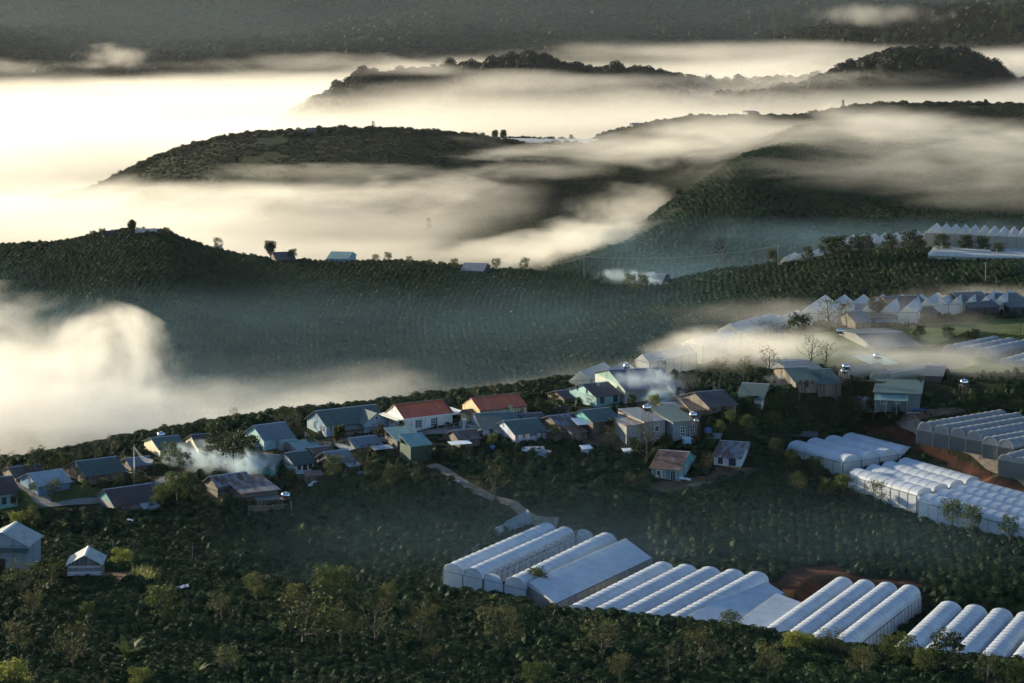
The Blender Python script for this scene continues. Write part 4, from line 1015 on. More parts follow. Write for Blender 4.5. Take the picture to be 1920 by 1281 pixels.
def greenhouse(label, A, U, V, n, hw, rise, ribs, film=FILM, side=NET, frame=M_TUBE, shape='arch', group=None, ends='both', sides=True, name='greenhouse', wallf=None, bare=(), gap=.06, frames=True, endfilm=None, sag=.032):
    """A: ground point of the front-left corner; U: vector across one span; V: vector along the spans (both may climb with the ground)"""
    e = empty(name, A, 0, label, 'greenhouse', group)
    U = Vector(U); V = Vector(V)
    un = U.normalized()*1.2; vn = V.normalized()*1.2
    GFOOT.append([((A-un-vn).x,(A-un-vn).y),((A+U*n+un-vn).x,(A+U*n+un-vn).y),((A+U*n+V+un+vn).x,(A+U*n+V+un+vn).y),((A+V-un+vn).x,(A+V-un+vn).y)])
    endfilm = endfilm or film
    drop = 4.2
    def arch(t):      # t 0..1 across a span -> (u, z)
        if shape == 'arch': return (.5-.5*math.cos(math.pi*t), math.sin(math.pi*t)**.85*rise)
        if shape == 'gable': return (t, rise*(1-abs(2*t-1)))
        return (t, rise*(1-t))            # pent: high on the left
    K = {'arch': 12, 'gable': 2, 'pent': 1}[shape]
    for s in range(n):
        o = U*s
        rv, rf = [], []
        if s not in bare:
            sub = 4; M = ribs*sub
            for j in range(M+1):
                f = j/M; ph = (j % sub)/sub
                sg = 1-sag*math.sin(math.pi*ph) if shape == 'arch' else 1
                for i in range(K+1):
                    u, z = arch(i/K)
                    u = .5+(u-.5)*(1-gap)
                    rv.append(o+U*u+V*f+Vector((0,0,hw+z*sg)))
            for j in range(M):
                for i in range(K):
                    a = j*(K+1)+i; rf.append((a, a+1, a+K+2, a+K+1))
            r_ = pmesh('roof_film', rv, np.array(rf), film, e, smooth=(shape == 'arch'))
            if shape == 'arch':
                # seams raised over the hoops
                m = MB()
                for j in range(0, ribs+1):
                    pts = []
                    for i in range(K+1):
                        u, z = arch(i/K); u = .5+(u-.5)*(1-gap)
                        pts.append(o+U*u+V*(j/ribs)+Vector((0,0,hw+z+.02)))
                    m.tube(pts, .032, 4, cap=False)
                m.build('hoops', M_SEAM, r_)
        else:
            m = MB()
            for j in range(0, ribs+1):
                pts = [o+U*(.5+(arch(i/K)[0]-.5)*(1-gap))+V*(j/ribs)+Vector((0,0,hw+arch(i/K)[1])) for i in range(K+1)]
                m.tube(pts, .045, 4, cap=False)
            for q in (.0, .25, .5, .75, 1.0):
                u, z = arch(q); m.tube([o+U*u+Vector((0,0,hw+z)), o+U*u+V+Vector((0,0,hw+z))], .04, 4, cap=False)
            m.build('bare_hoops', frame, e)
        for f, nm in ((0, 'front'), (1, 'back')):
            if ends == 'front' and f: continue
            m = MB(); base = o+V*f
            poly = [base+U*(.5+(arch(i/K)[0]-.5)*(1-gap))+Vector((0,0,hw+arch(i/K)[1]-.03)) for i in range(K+1)]
            if shape == 'pent': poly = [base+Vector((0,0,hw+rise-.03)), base+U*1.0+Vector((0,0,hw-.03))]
            d = V.normalized()*(.01 if f == 0 else -.01)
            poly = [p_+d for p_ in poly]
            m.v += [tuple(p_) for p_ in poly]+[tuple(base+U+d+Vector((0,0,hw-.04))), tuple(base+d+Vector((0,0,hw-.04)))]
            m.f.append(tuple(range(len(m.v))))
            m.build('gable_end', endfilm, e)
            m = MB(); b0 = base+d; b1 = base+U+d
            m.quad(b0-Vector((0,0,drop)), b1-Vector((0,0,drop)), b1+Vector((0,0,hw-.05)), b0+Vector((0,0,hw-.05)))
            m.build('end_wall', wallf or side, e)
    if sides:
        for q in (0, n):
            o = U*q; m = MB()
            hh = hw-.05+(rise if (shape == 'pent' and q == 0) else 0)
            m.quad(o-Vector((0,0,drop)), o+V-Vector((0,0,drop)), o+V+Vector((0,0,hh)), o+Vector((0,0,hh)))
            m.build('side_wall', side, e)
    if frames:
        m = MB()
        for q in range(n+1):
            for f in (0,1):
                b = U*q+V*f-V.normalized()*(.06 if f == 0 else -.06); m.tube([b-Vector((0,0,drop)), b+Vector((0,0,hw))], .10, 4)
        for f in (0,1):
            d = -V.normalized()*(.06 if f == 0 else -.06); m.tube([V*f+d+Vector((0,0,hw)), U*n+V*f+d+Vector((0,0,hw))], .05, 4)
        for q in (0,n):
            d = U.normalized()*(-.05 if q == 0 else .05)
            for j in range(ribs+1):
                b = U*q+V*(j/ribs)+d; m.tube([b-Vector((0,0,drop)), b+Vector((0,0,hw))], .045, 4)
            m.tube([U*q+d+Vector((0,0,hw)), U*q+V+d+Vector((0,0,hw))], .05, 4)
        m.build('frame', frame, e)
    return e
def gh_px(label, a, b, c, n, hw, rise, ribs, **kw):
    """a front-left, b front-right, c back-left picture points of the eave line, each with its distance"""
    lift = Vector((0,0,hw))
    A = pt(*a)-lift; B = pt(*b)-lift; C = pt(*c)-lift
    return greenhouse(label, A, (B-A)/n, C-A, n, hw, rise, ribs, **kw)
FILM_P = film_mat('pale_film', (.36,.39,.41), .3)
for g in GHS:
    kw = {k: (globals()[v] if k in ('film','side','wallf') else v) for k, v in g[8].items()}
    gh_px(*g[:8], **kw)

































# crumpled film lying beside the first tunnels
v, f = [], []
a0 = hit(835,1072,430); b0 = hit(985,978,430)
for j in range(40):
    t = j/39; p = a0.lerp(b0, t); p.z = gz(p.x, p.y)
    w = 1.0+2.2*t; hgt = .4+2.6*t*t
    for i in range(9):
        q = i/8-.5
        v.append((p.x+q*w+rng.uniform(-.15,.15), p.y+q*w*.2, p.z-.2+hgt*math.cos(q*3.0)*rng.uniform(.7,1.1)))
for j in range(39):
    for i in range(8): f.append((j*9+i, j*9+i+1, (j+1)*9+i+1, (j+1)*9+i))
tag(pmesh('plastic_sheet', v, np.array(f), CLEARF), 'crumpled torn plastic sheet lying along the first white tunnel', 'plastic sheet')
# ---------------------------------------------------------------- roads, bare earth, meadow (sheets lying on the land)
M_RED = earth('red_earth', (.035,.015,.009), (.105,.042,.024), .25)
M_ROAD = earth('dirt_road', (.16,.125,.09), (.30,.25,.19), .8)
M_PAVE = earth('worn_concrete_road', (.16,.15,.135), (.26,.25,.23), .6)
M_YARD = earth('trodden_yard', (.05,.035,.022), (.16,.11,.07), .25)
M_GRASS = earth('meadow_grass', (.035,.06,.018), (.085,.115,.035), .15)
def ribbon(name, pts, w, mat, lift=.07, y0=430, y1=1000):
    P = [hit(a, b, y0, y1) for a, b in pts]; Q = []
    for i in range(len(P)-1):
        n = max(2, int((P[i+1]-P[i]).length/1.2))
        for k in range(n): Q.append(P[i].lerp(P[i+1], k/n))
    Q.append(P[-1]); v = []
    for i, p in enumerate(Q):
        d = Q[min(i+3,len(Q)-1)]-Q[max(i-3,0)]; s = Vector((-d.y, d.x, 0)).normalized()
        ww = w*(1+.15*math.sin(i*.7))
        for q in (-.5,-.25,0,.25,.5):
            c = p+s*ww*q; v.append((c.x, c.y, gz(c.x, c.y)+lift+.03*(1-abs(q)*2)))
    f = [(i*5+j, i*5+j+1, i*5+j+6, i*5+j+5) for i in range(len(Q)-1) for j in range(4)]
    ROADS.append([(q.x, q.y) for q in Q]+[w])
    o = pmesh(name, v, np.array(f), mat, smooth=True)
    return tag(o, kind='structure')
ROADS = []; PADS = []
def patch(name, poly, y0, y1, mat, lift=.05, step=.9, clear=True, smooth=True):
    """a sheet over the part of the land seen inside a picture outline"""
    X0 = min(p[0] for p in poly); X1 = max(p[0] for p in poly)
    xs = np.arange((X0-960)/F*(y1 if X0 < 960 else y0)-2, (X1-960)/F*(y1 if X1 > 960 else y0)+2, step); ys = np.arange(y0, y1, step)
    A, B = np.meshgrid(xs, ys, indexing='ij'); Z = gz(A, B)
    wob = (fbm(A/5, B/5, 3, 44)-.5)*14
    k = in_poly(960+F*A/B+wob, HOR-F*Z/B+wob*.5, poly)
    idx = np.arange(A.size).reshape(A.shape)
    kk = k[:-1,:-1]&k[1:,:-1]&k[:-1,1:]&k[1:,1:]
    f = np.stack([idx[:-1,:-1][kk], idx[1:,:-1][kk], idx[1:,1:][kk], idx[:-1,1:][kk]], -1)
    if len(f) == 0: print('empty patch', name); return
    used, inv = np.unique(f, return_inverse=True)
    V = np.stack([A.ravel()[used], B.ravel()[used], Z.ravel()[used]+lift], -1)
    o = pmesh(name, V, inv.reshape(f.shape), mat, smooth=True)
    if clear: PADS.append((y0, y1, poly))
    return tag(o, kind='structure')
ribbon('road', [(-60,925),(40,905),(90,948),(140,942),(200,938),(262,915),(300,905),(330,893)], 3.2, M_PAVE, lift=.12)
ribbon('road', [(540,845),(620,838),(690,826),(760,822),(800,812),(870,806),(905,800),(990,790)], 3.6, M_PAVE, lift=.12)
ribbon('path', [(808,872),(850,893),(880,915),(925,935),(975,958),(1045,985)], 2.6, M_ROAD, lift=.12)
ribbon('road', [(1690,782),(1735,812),(1800,842),(1860,870),(1930,905),(1960,918)], 3.0, M_ROAD, lift=.12)
ribbon('path', [(1395,895),(1340,905),(1290,912)], 1.6, M_ROAD, lift=.12)
patch('red_earth', [(1570,800),(1700,795),(1760,835),(1850,880),(1960,925),(1960,960),(1830,905),(1740,860),(1620,812)], 490, 580, M_RED)
patch('red_earth', [(1440,1095),(1480,1066),(1560,1058),(1610,1080),(1720,1088),(1750,1100),(1560,1112),(1490,1160),(1440,1140)], 405, 480, M_RED)
patch('red_earth', [(900,940),(965,950),(1060,985),(1110,1000),(1180,1130),(1020,1160),(930,1110),(1000,990)], 430, 495, M_RED, clear=False)
patch('yard', [(1205,905),(1320,893),(1340,876),(1440,875),(1400,896),(1300,922),(1220,925)], 480, 540, M_YARD)
patch('yard', [(1625,785),(1690,765),(1800,762),(1840,775),(1760,790),(1690,790)], 500, 580, M_YARD)
patch('yard', [(185,1072),(245,1070),(258,1092),(205,1105)], 370, 440, M_YARD, step=.5)
patch('yard', [(540,832),(700,812),(720,830),(560,850)], 480, 580, M_YARD)
patch('yard', [(20,925),(140,905),(205,915),(160,945),(60,960),(-20,962)], 470, 540, M_GRASS)
patch('yard', [(270,905),(420,850),(560,835),(560,850),(430,872),(350,895),(300,930)], 480, 560, M_YARD)
patch('yard', [(830,800),(1010,780),(1010,800),(860,825),(820,830)], 500, 600, M_YARD)
patch('yard', [(1165,750),(1330,735),(1400,760),(1300,790),(1200,770)], 520, 600, M_YARD)
patch('yard', [(1060,815),(1190,805),(1240,838),(1160,850),(1080,830)], 500, 560, M_YARD)
patch('meadow', [(1440,640),(1560,618),(1700,612),(1960,590),(1960,700),(1760,700),(1600,690),(1440,690)], 560, 690, M_GRASS)
patch('yard', [(1060,720),(1190,690),(1330,650),(1330,700),(1200,715),(1080,735)], 560, 680, M_GRASS)

# ---------------------------------------------------------------- planting
FOOT = []
for o in list(col.objects):
    if o.type == 'EMPTY' and o.parent is None:
        bpy.context.view_layer.update() if not FOOT else None
        pts = []
        for ch in o.children:
            if ch.type == 'MESH':
                b = [o.matrix_world @ Vector(c) for c in ch.bound_box]
                if o.get('category') == 'greenhouse':
                    continue
                pts += [(q.x, q.y) for q in b]
        if pts and 'L' in o.keys():
            L_, W_ = o['L']/2+.9, o['W']/2+.9; ca, sa = math.cos(o.rotation_euler.z), math.sin(o.rotation_euler.z)
            FOOT.append([(o.location.x+x*ca-y*sa, o.location.y+x*sa+y*ca) for x, y in ((-L_,-W_),(L_,-W_),(L_,W_),(-L_,W_))])
            del o['L']; del o['W']
FOOT += GFOOT
def off_buildings(X, Y, Z, m=0.0):
    k = np.ones(X.shape, bool)
    for p in FOOT:
        c = np.array(p); x0, y0 = c.min(0)-m; x1, y1 = c.max(0)+m
        q = (X > x0) & (X < x1) & (Y > y0) & (Y < y1)
        if q.any(): k[q] &= ~in_poly(X[q], Y[q], p)
    for r in ROADS:
        w = r[-1]; c = np.array(r[:-1])
        q = (X > c[:,0].min()-w) & (X < c[:,0].max()+w) & (Y > c[:,1].min()-w) & (Y < c[:,1].max()+w)
        i = np.where(q)[0]
        if len(i):
            d = np.min((X[i][:,None]-c[None,:,0])**2+(Y[i][:,None]-c[None,:,1])**2, 1)
            k[i[d < (w*.5+.9)**2]] = False
    return k
def off_pads(X, Y, Z):
    px = 960+F*X/Y; py = HOR-F*Z/Y; k = np.ones(X.shape, bool)
    for a, b, poly in PADS: k &= ~((Y > a) & (Y < b) & in_poly(px, py, poly))
    return k
VILL = [(-60,885),(100,860),(260,835),(420,805),(560,790),(760,770),(1000,745),(1060,740),(1180,705),(1330,655),(1500,600),(1600,570),(1960,545),(1960,770),(1700,775),(1560,790),(1400,790),(1320,835),(1100,845),(1000,825),(900,840),(820,850),(800,870),(650,885),(500,950),(440,945),(250,965),(60,960),(-60,975)]
def in_vill(X, Y, Z):
    return (Y > 450) & in_poly(960+F*X/Y, HOR-F*Z/Y, VILL)
X, Y = grid_points(318, 436, 1.75, 1.6)
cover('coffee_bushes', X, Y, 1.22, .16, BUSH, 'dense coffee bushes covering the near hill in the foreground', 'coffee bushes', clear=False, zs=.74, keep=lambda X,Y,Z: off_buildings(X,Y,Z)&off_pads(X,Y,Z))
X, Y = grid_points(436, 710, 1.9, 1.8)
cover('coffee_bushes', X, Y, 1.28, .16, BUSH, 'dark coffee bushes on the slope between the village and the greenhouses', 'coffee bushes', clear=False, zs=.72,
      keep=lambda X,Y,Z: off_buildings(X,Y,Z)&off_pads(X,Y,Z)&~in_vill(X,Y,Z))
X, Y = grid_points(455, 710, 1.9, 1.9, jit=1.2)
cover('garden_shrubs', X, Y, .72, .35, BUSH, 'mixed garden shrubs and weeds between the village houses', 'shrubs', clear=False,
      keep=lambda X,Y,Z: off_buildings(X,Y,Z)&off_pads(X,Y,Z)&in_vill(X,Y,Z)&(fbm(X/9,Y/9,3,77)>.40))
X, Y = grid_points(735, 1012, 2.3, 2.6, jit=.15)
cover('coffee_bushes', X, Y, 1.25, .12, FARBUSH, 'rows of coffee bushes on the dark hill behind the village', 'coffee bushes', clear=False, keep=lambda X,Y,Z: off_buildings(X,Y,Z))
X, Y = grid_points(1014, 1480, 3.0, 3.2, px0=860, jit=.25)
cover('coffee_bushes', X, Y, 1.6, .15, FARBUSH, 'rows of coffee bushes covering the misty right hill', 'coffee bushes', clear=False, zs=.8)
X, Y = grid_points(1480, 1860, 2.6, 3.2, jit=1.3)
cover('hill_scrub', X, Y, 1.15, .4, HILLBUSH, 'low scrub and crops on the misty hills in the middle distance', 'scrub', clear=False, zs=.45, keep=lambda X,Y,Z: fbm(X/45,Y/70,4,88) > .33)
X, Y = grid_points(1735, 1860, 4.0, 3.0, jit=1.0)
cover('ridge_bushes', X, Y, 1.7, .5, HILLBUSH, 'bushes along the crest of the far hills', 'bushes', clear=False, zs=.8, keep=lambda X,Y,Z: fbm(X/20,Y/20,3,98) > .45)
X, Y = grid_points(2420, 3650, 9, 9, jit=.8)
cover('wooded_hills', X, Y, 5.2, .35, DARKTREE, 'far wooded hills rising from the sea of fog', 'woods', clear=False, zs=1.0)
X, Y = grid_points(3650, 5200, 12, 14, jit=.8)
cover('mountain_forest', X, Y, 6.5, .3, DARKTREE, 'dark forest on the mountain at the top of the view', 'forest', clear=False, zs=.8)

# ---------------------------------------------------------------- single trees and plants: kind, column, foot row, height in rows, words
def T(kind, px, py, hp, label, y0=430, y1=1100, group=None, wx=1.0, name=None, cat=None):
    p = hit(px, py, y0, y1); p.z -= .1
    return tree(kind, p, hp*p.y/F, label, group=group, wx=wx, name=name, cat=cat)
NEAR = dict(y0=300, y1=450)
for a in [
 ('dry',42,1128,78,'brownish leafed tree in front of the big grey hut at the left edge'),
 ('dry',92,1118,66,'thin brown tree between the big grey hut and the small tin hut'),
 ('dry',62,1165,60,'low brown leafed tree below the big grey hut'),
 ('leafy',302,1172,74,'rounded olive green tree alone on the near hill below the reeds',1.15),
 ('lime',230,1064,34,'bright yellow green bush right behind the small tin hut'),
 ('reeds',262,1096,34,'tall bright reeds by the fallen roof sheet'),
 ('reeds',291,1094,24,'shorter bright reeds right of the tall reeds'),
 ('dry',138,1262,92,'reddish brown tree above the banana plant in the lower left corner'),
 ('banana',238,1268,66,'banana plant with long lit leaves near the bottom edge'),
 ('banana',372,1282,34,'small banana plant at the bottom edge'),
 ('lime',18,1300,56,'bright yellow green tree in the lower left corner',1.3),
 ('lime',262,1292,40,'yellow green bush at the bottom edge beside the banana plant'),
 ('dry',425,1272,62,'small reddish tree right of the small banana plant'),
 ('dry',418,1172,62,'thin dry tree on the near hill right of the plank'),
 ('leafy',165,1165,36,'small bright bush below the small tin hut'),
 ('dry',35,1235,70,'dry tree low on the left edge'),
 ('leafy',480,1128,52,'sparse green tree on the near hill edge, leftmost of the edge trees'),
 ('leafy',552,1130,38,'short green tree on the near hill edge'),
 ('leafy',622,1146,84,'tall round olive tree standing out on the near hill edge',1.2),
 ('leafy',724,1156,60,'upright olive tree right of the tall round one on the near hill edge'),
 ('dark',812,1158,48,'dark round tree on the near hill edge'),
 ('dry',568,1222,112,'widest yellowish tree in the middle of the near hill',1.2),
 ('dry',640,1220,88,'yellowish tree leaning against the widest one on the near hill'),
 ('sparse',704,1212,90,'half bare tree with grey twigs on the near hill'),
 ('dry',785,1222,84,'brownish tree below the dark round edge tree'),
 ('sparse',812,1258,52,'small half bare tree low in the middle of the near hill'),
 ('dry',938,1228,92,'brown tree left of centre on the near hill, below the greenhouse tree'),
 ('dry',958,1190,52,'thin brown tree right on the near hill edge below the bare hoops'),
 ('leafy',1002,1300,60,'yellow green tree cut by the bottom edge near the centre'),
 ('dry',1128,1250,96,'brown tree below the slim white tunnels'),
 ('dry',1160,1282,60,'low brown tree at the bottom right of centre'),
 ('sparse',1255,1270,60,'half bare tree at the bottom below the flat film roofs'),
 ('dry',1318,1262,84,'brown tree left of the red brown crown tree'),
 ('leafy',1372,1192,48,'small rounded tree against the flat white film roof'),
 ('dry',1442,1282,76,'brown tree at the bottom below the four long tunnels'),
 ('lime',1496,1228,40,'bright lime bush at the front of the four long tunnels',1.5),
 ('dry',1560,1236,58,'twiggy tree in front of the four long tunnels'),
 ('dry',1618,1276,66,'brown tree at the bottom right below the tall tunnel side'),
 ('leafy',1668,1246,56,'airy green tree beside the tall tunnel side'),
 ('leafy',1700,1256,66,'airy green tree left of the dark one at lower right'),
 ('dark',1778,1266,76,'dark leafy tree in front of the lower right tunnels'),
 ('leafy',1735,1272,58,'yellow green tree beneath the dark tree at lower right'),
 ('dry',1850,1296,70,'brown tree at the lower right corner'),
 ('leafy',1905,1300,60,'green tree in the very corner at lower right'),
 ]:
    T(a[0], a[1], a[2], a[3]*1.08, a[4], wx=(a[5] if len(a) > 5 else 1.0)*1.15, **NEAR)
for a in [
 ('leafy',1006,1132,72,'thin leafy tree in front of the flat sloping greenhouse roof'),
 ('banana',920,1150,26,'pale banana plant below the first white tunnels'),
 ('banana',562,1010,26,'pale banana plant alone on the dark slope'),
 ('banana',115,1002,30,'banana plant behind the near hill at the left'),
 ('lime',32,995,38,'yellow green bush above the grey hut at the left edge'),
 ('leafy',60,990,44,'green bush behind the near hill at the far left'),
 ('sparse',2,905,62,'twiggy tree at the left edge against the bright fog'),
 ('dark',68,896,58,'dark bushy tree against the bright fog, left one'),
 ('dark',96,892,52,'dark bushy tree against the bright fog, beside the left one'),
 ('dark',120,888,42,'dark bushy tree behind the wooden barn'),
 ('sparse',178,868,42,'bare twiggy tree in front of the bright fog'),
 ('sparse',208,862,50,'tall bare tree left of the leaning power pole'),
 ('sparse',145,872,32,'slim twiggy tree behind the barn roof'),
 ('leafy',100,936,40,'green tree in front of the small blue house'),
 ('leafy',64,928,26,'small tree between teal and blue houses'),
 ('leafy',162,930,32,'thin tree in the yard of the wooden barn'),
 ('leafy',34,955,36,'thin tree at the corner of the teal house'),
 ('dark',195,925,30,'dark round shrub right of the wooden barn'),
 ('dark',222,922,32,'dark shrub beside the short concrete pole'),
 ('dark',262,918,38,'dark bush left of the black power pole'),
 ('leafy',272,926,22,'small bright bush at the foot of the black power pole'),
 ('leafy',332,952,72,'bright leafy tree right of the black power pole',1.1),
 ('leafy',300,958,52,'lower bright tree beside the brown and silver roofs'),
 ('dark',370,948,42,'slim dark tree left of the smoking plank hut'),
 ('leafy',318,880,54,'leafy tree in front of the cream houses'),
 ('leafy',345,888,44,'dim tree in thin smoke below the cream houses'),
 ('dark',406,846,58,'tall dark tree left of the pale turquoise house'),
 ('sparse',372,800,44,'bare twigs above the cream house roof'),
 ('dark',436,880,74,'big dark tree in front of the pale turquoise house',1.15),
 ('dark',470,872,58,'dark tree touching the big one by the turquoise house'),
 ('dark',395,868,50,'dark leaning tree left of the smoke'),
 ('sparse',440,800,40,'pale bare tree behind the dark trees'),
 ('sparse',535,812,56,'tall twiggy tree left of the largest blue house'),
 ('sparse',555,806,40,'grey twiggy tree near the coffee strip'),
 ('lollipop',636,838,42,'round headed tree in front of the largest blue house'),
 ('leafy',583,838,24,'small bright bush at the yard fence of the largest blue house'),
 ('sparse',710,830,40,'bare spreading tree right of the largest blue house'),
 ('dark',750,815,26,'dense round bush at the wall of the white house'),
 ('dark',785,832,15,'small round bush beside the road'),
 ('leafy',625,908,60,'leafy tree in front of the grey roofed lean-to house'),
 ('leafy',545,908,32,'round bright tree at the teal end wall'),
 ('sparse',690,880,50,'tangled twiggy tree left of the dark green box building'),
 ('sparse',665,885,44,'twiggy tree below the low grey roof'),
 ('sparse',892,752,34,'feathery tree behind the yellow house, left one'),
 ('sparse',926,746,34,'feathery tree behind the yellow house, right one'),
 ('leafy',922,842,34,'leafy tree at the porch of the lilac house'),
 ('dark',1040,828,36,'dense dark tree beside the lilac house'),
 ('dark',1010,770,26,'dark hedge tree behind the yellow house, left one'),
 ('dark',1040,766,28,'dark hedge tree right of the yellow house'),
 ('sparse',930,942,76,'bare pale tree beside the dirt path',1.1),
 ('sparse',890,935,50,'low bare tree left of the dirt path'),
 ('sparse',780,915,44,'bare tree above the dark slope left of the path'),
 ('dark',735,925,56,'dark tree mass under the village edge'),
 ('dark',700,905,44,'dark bushy tree below the dark green box building'),
 ('sparse',1150,838,44,'twiggy tree in front of the wooden green roofed house'),
 ('dark',1185,765,28,'dark little tree in front of the blue roofed house'),
 ('lime',1228,765,26,'small bright tree within the smoke'),
 ('sparse',1212,880,84,'tall bare tree under the tank tower',1.1),
 ('sparse',1325,905,60,'bare tree between the two lower slope houses'),
 ('dark',1250,850,36,'dark shrub tree under the concrete building'),
 ('dark',1190,850,32,'dark tree right of the two little tin sheds'),
 ('sparse',1302,742,54,'bare brown tree right of the dark blue roof'),
 ('sparse',1350,722,50,'bare tree in bright fog, first of the middle row'),
 ('sparse',1395,716,52,'bare tree in bright fog, second of the middle row'),
 ('sparse',1442,712,66,'tallest bare tree in the bright fog'),
 ('sparse',1420,650,54,'bare tree in front of the highest peaked greenhouse'),
 ('sparse',1445,646,46,'bare tree left of the dark tree on the crest'),
 ('dark',1492,650,66,'dark spreading tree left of the meadow fog',1.1),
 ('sparse',1520,690,64,'pale bare tree below the dark spreading tree'),
 ('sparse',1548,694,58,'faint bare tree in the meadow fog'),
 ('sparse',1556,622,72,'tall bare tree in front of the white peaks'),
 ('sparse',1588,618,60,'bare tree in front of the white peaks, right one'),
 ('dark',1640,606,46,'dark crown in front of the five white peaks'),
 ('dark',1655,602,40,'dark crown next to the dark low roof'),
 ('sparse',1768,572,40,'twiggy tree in front of the small far peaks'),
 ('sparse',1895,572,40,'twiggy tree at the right end of the crest'),
 ('sparse',1700,640,46,'pale round bare tree on the meadow'),
 ('dark',1722,642,34,'dark bush in the middle of the meadow'),
 ('dark',1780,646,36,'dark bent tree on the meadow'),
 ('lollipop',1815,646,26,'small round headed tree on the meadow, left one'),
 ('lollipop',1829,644,28,'small round headed tree on the meadow, right one'),
 ('dark',1845,652,20,'low dark bush beside the two round headed trees'),
 ('dark',1600,790,50,'black green tree in the shaded thicket, left one'),
 ('dark',1638,788,52,'black green tree in front of the bright white roof'),
 ('dark',1560,800,44,'dense tree in the shaded thicket'),
 ('dark',1510,800,44,'dense tree below the dull brown roof'),
 ('leafy',1450,810,44,'brownish tree below the whitewashed house'),
 ('leafy',1400,815,40,'brownish tree below the black corrugated roof'),
 ('leafy',1350,820,34,'low tree above the white and grey house'),
 ('dark',1455,860,40,'dark tree at the corner of the stepping tunnels'),
 ('leafy',1485,885,44,'slim leafy tree at the corner of the upper white block'),
 ('leafy',1530,896,44,'slim leafy tree along the upper white block'),
 ('dry',1640,962,68,'leafy tree in front of the middle white block'),
 ('leafy',1582,945,60,'bushy tree on the slope below the upper white block',1.1),
 ('leafy',1548,940,46,'yellowish tree on the slope below the white blocks'),
 ('leafy',1500,930,48,'olive tree on the slope left of the yellowish one'),
 ('leafy',1785,992,60,'leafy tree in front of the lower white block, left one'),
 ('leafy',1822,1006,64,'leafy tree in front of the lower white block, middle one'),
 ('leafy',1893,1022,58,'leafy tree in front of the lower white block, right one'),
 ('dark',1670,945,24,'small dark bush along the netted wall, left one'),
 ('dark',1730,960,22,'small dark bush along the netted wall, right one'),
 ('leafy',520,868,26,'small leafy tree in front of the pale turquoise house'),
 ('dark',655,872,28,'dark bush between the grey roofed houses'),
 ('leafy',800,862,30,'leafy bush at the right wall of the dark green box building'),
 ('dark',838,866,26,'dark bush below the small dark brown roof'),
 ('sparse',1110,770,34,'twiggy bush under the turquoise house'),
 ('dark',1150,812,30,'dark tree between the turquoise gable and the concrete building'),
 ('leafy',1370,800,34,'leafy tree under the black corrugated roof'),
 ('dark',1420,790,36,'dark tree at the foot of the whitewashed house'),
 ('dark',1680,800,40,'dark tree at the right end of the shaded thicket'),
 ('leafy',560,872,26,'small tree behind the house clad in white sheets'),
 ('dark',1350,1000,30,'dark tree on the misty slope below the white and grey house'),
 ('sparse',1180,920,40,'pale bare tree on the slope left of the turquoise gabled hut'),
 ]:
    T(a[0], a[1], a[2], a[3], a[4], wx=a[5] if len(a) > 5 else 1.0)
HILL = dict(y0=800, y1=1040)
for a in [
 ('lollipop',247,440,19,'round headed tree on the top of the dark hill'),
 ('dark',173,452,13,'small tree left of the dark gabled hut on the crest'),
 ('dark',189,450,15,'bushy tree touching the dark gabled hut on the crest'),
 ('dark',313,447,14,'small tree right of the low long roof on the crest'),
 ('leafy',409,472,19,'leaning little tree beside the tiny shed on the crest'),
 ('lollipop',507,486,24,'small leafy tree with a broad head on the crest'),
 ('dark',548,492,17,'dark bush right of the dark roofed crest house'),
 ('sparse',705,494,12,'first thin bush right of the small blue crest house'),
 ('sparse',727,494,15,'second thin bush right of the small blue crest house'),
 ('sparse',768,501,14,'third thin bush along the crest'),
 ('sparse',805,503,11,'fourth thin bush along the crest'),
 ('sparse',828,506,11,'fifth thin bush along the crest'),
 ('sparse',852,510,18,'twiggy tree left of the grey farm shed'),
 ('leafy',930,510,18,'round bush right of the grey farm shed'),
 ('leafy',983,512,20,'upright bush beside the thin crest pole'),
 ('leafy',1183,548,26,'bush in the thin smoke in the saddle'),
 ('leafy',1205,550,26,'bush right of the thin smoke in the saddle'),
 ('dark',1450,498,22,'bush beside the pole at the start of the hill greenhouses'),
 ('dark',1515,496,24,'tree in front of the low white greenhouse'),
 ('dark',1552,492,36,'tree at the left end of the long low greenhouse'),
 ('dark',1572,490,34,'tree in front of the left gables of the long low greenhouse'),
 ('dark',1602,486,32,'tree in front of the middle of the long low greenhouse'),
 ('dark',1625,486,34,'tree right of the middle of the long low greenhouse'),
 ('dark',1668,482,32,'tree near the right end of the long low greenhouse'),
 ('dark',1705,478,32,'tree at the right end of the long low greenhouse'),
 ('dark',1722,480,28,'tree under the left corner of the ten peaked greenhouse'),
 ('dark',1768,480,30,'rounded tree in front of the ten peaked greenhouse'),
 ('dark',1812,478,28,'tree before the middle of the ten peaked greenhouse'),
 ('dark',1842,480,26,'tree before the right half of the ten peaked greenhouse'),
 ('dark',1870,486,22,'lower tree at the right of the flat white tunnels'),
 ]:
    T('leafy' if a[0] == 'sparse' else a[0], a[1], a[2]+1, a[3]*1.35+4, a[4], **HILL)
FARH = dict(y0=1150, y1=1400)
T('flat_pine',1350,505,58,'tall flat crowned tree faint in the mist', y0=1040, y1=1300)
T('flat_pine',1366,500,26,'small flat crowned tree beside the tall misty one', y0=1040, y1=1300)
T('pine',1141,390,36,'tall pine alone in the bright fog', y0=1380, y1=1500)
T('lollipop',1273,374,22,'small tree standing on the shoulder of the right hill', **FARH)
T('pine',804,440,32,'dim pine on the foggy hillside at the centre', y0=1400, y1=1600)
RIDGE = dict(y0=1600, y1=1900)
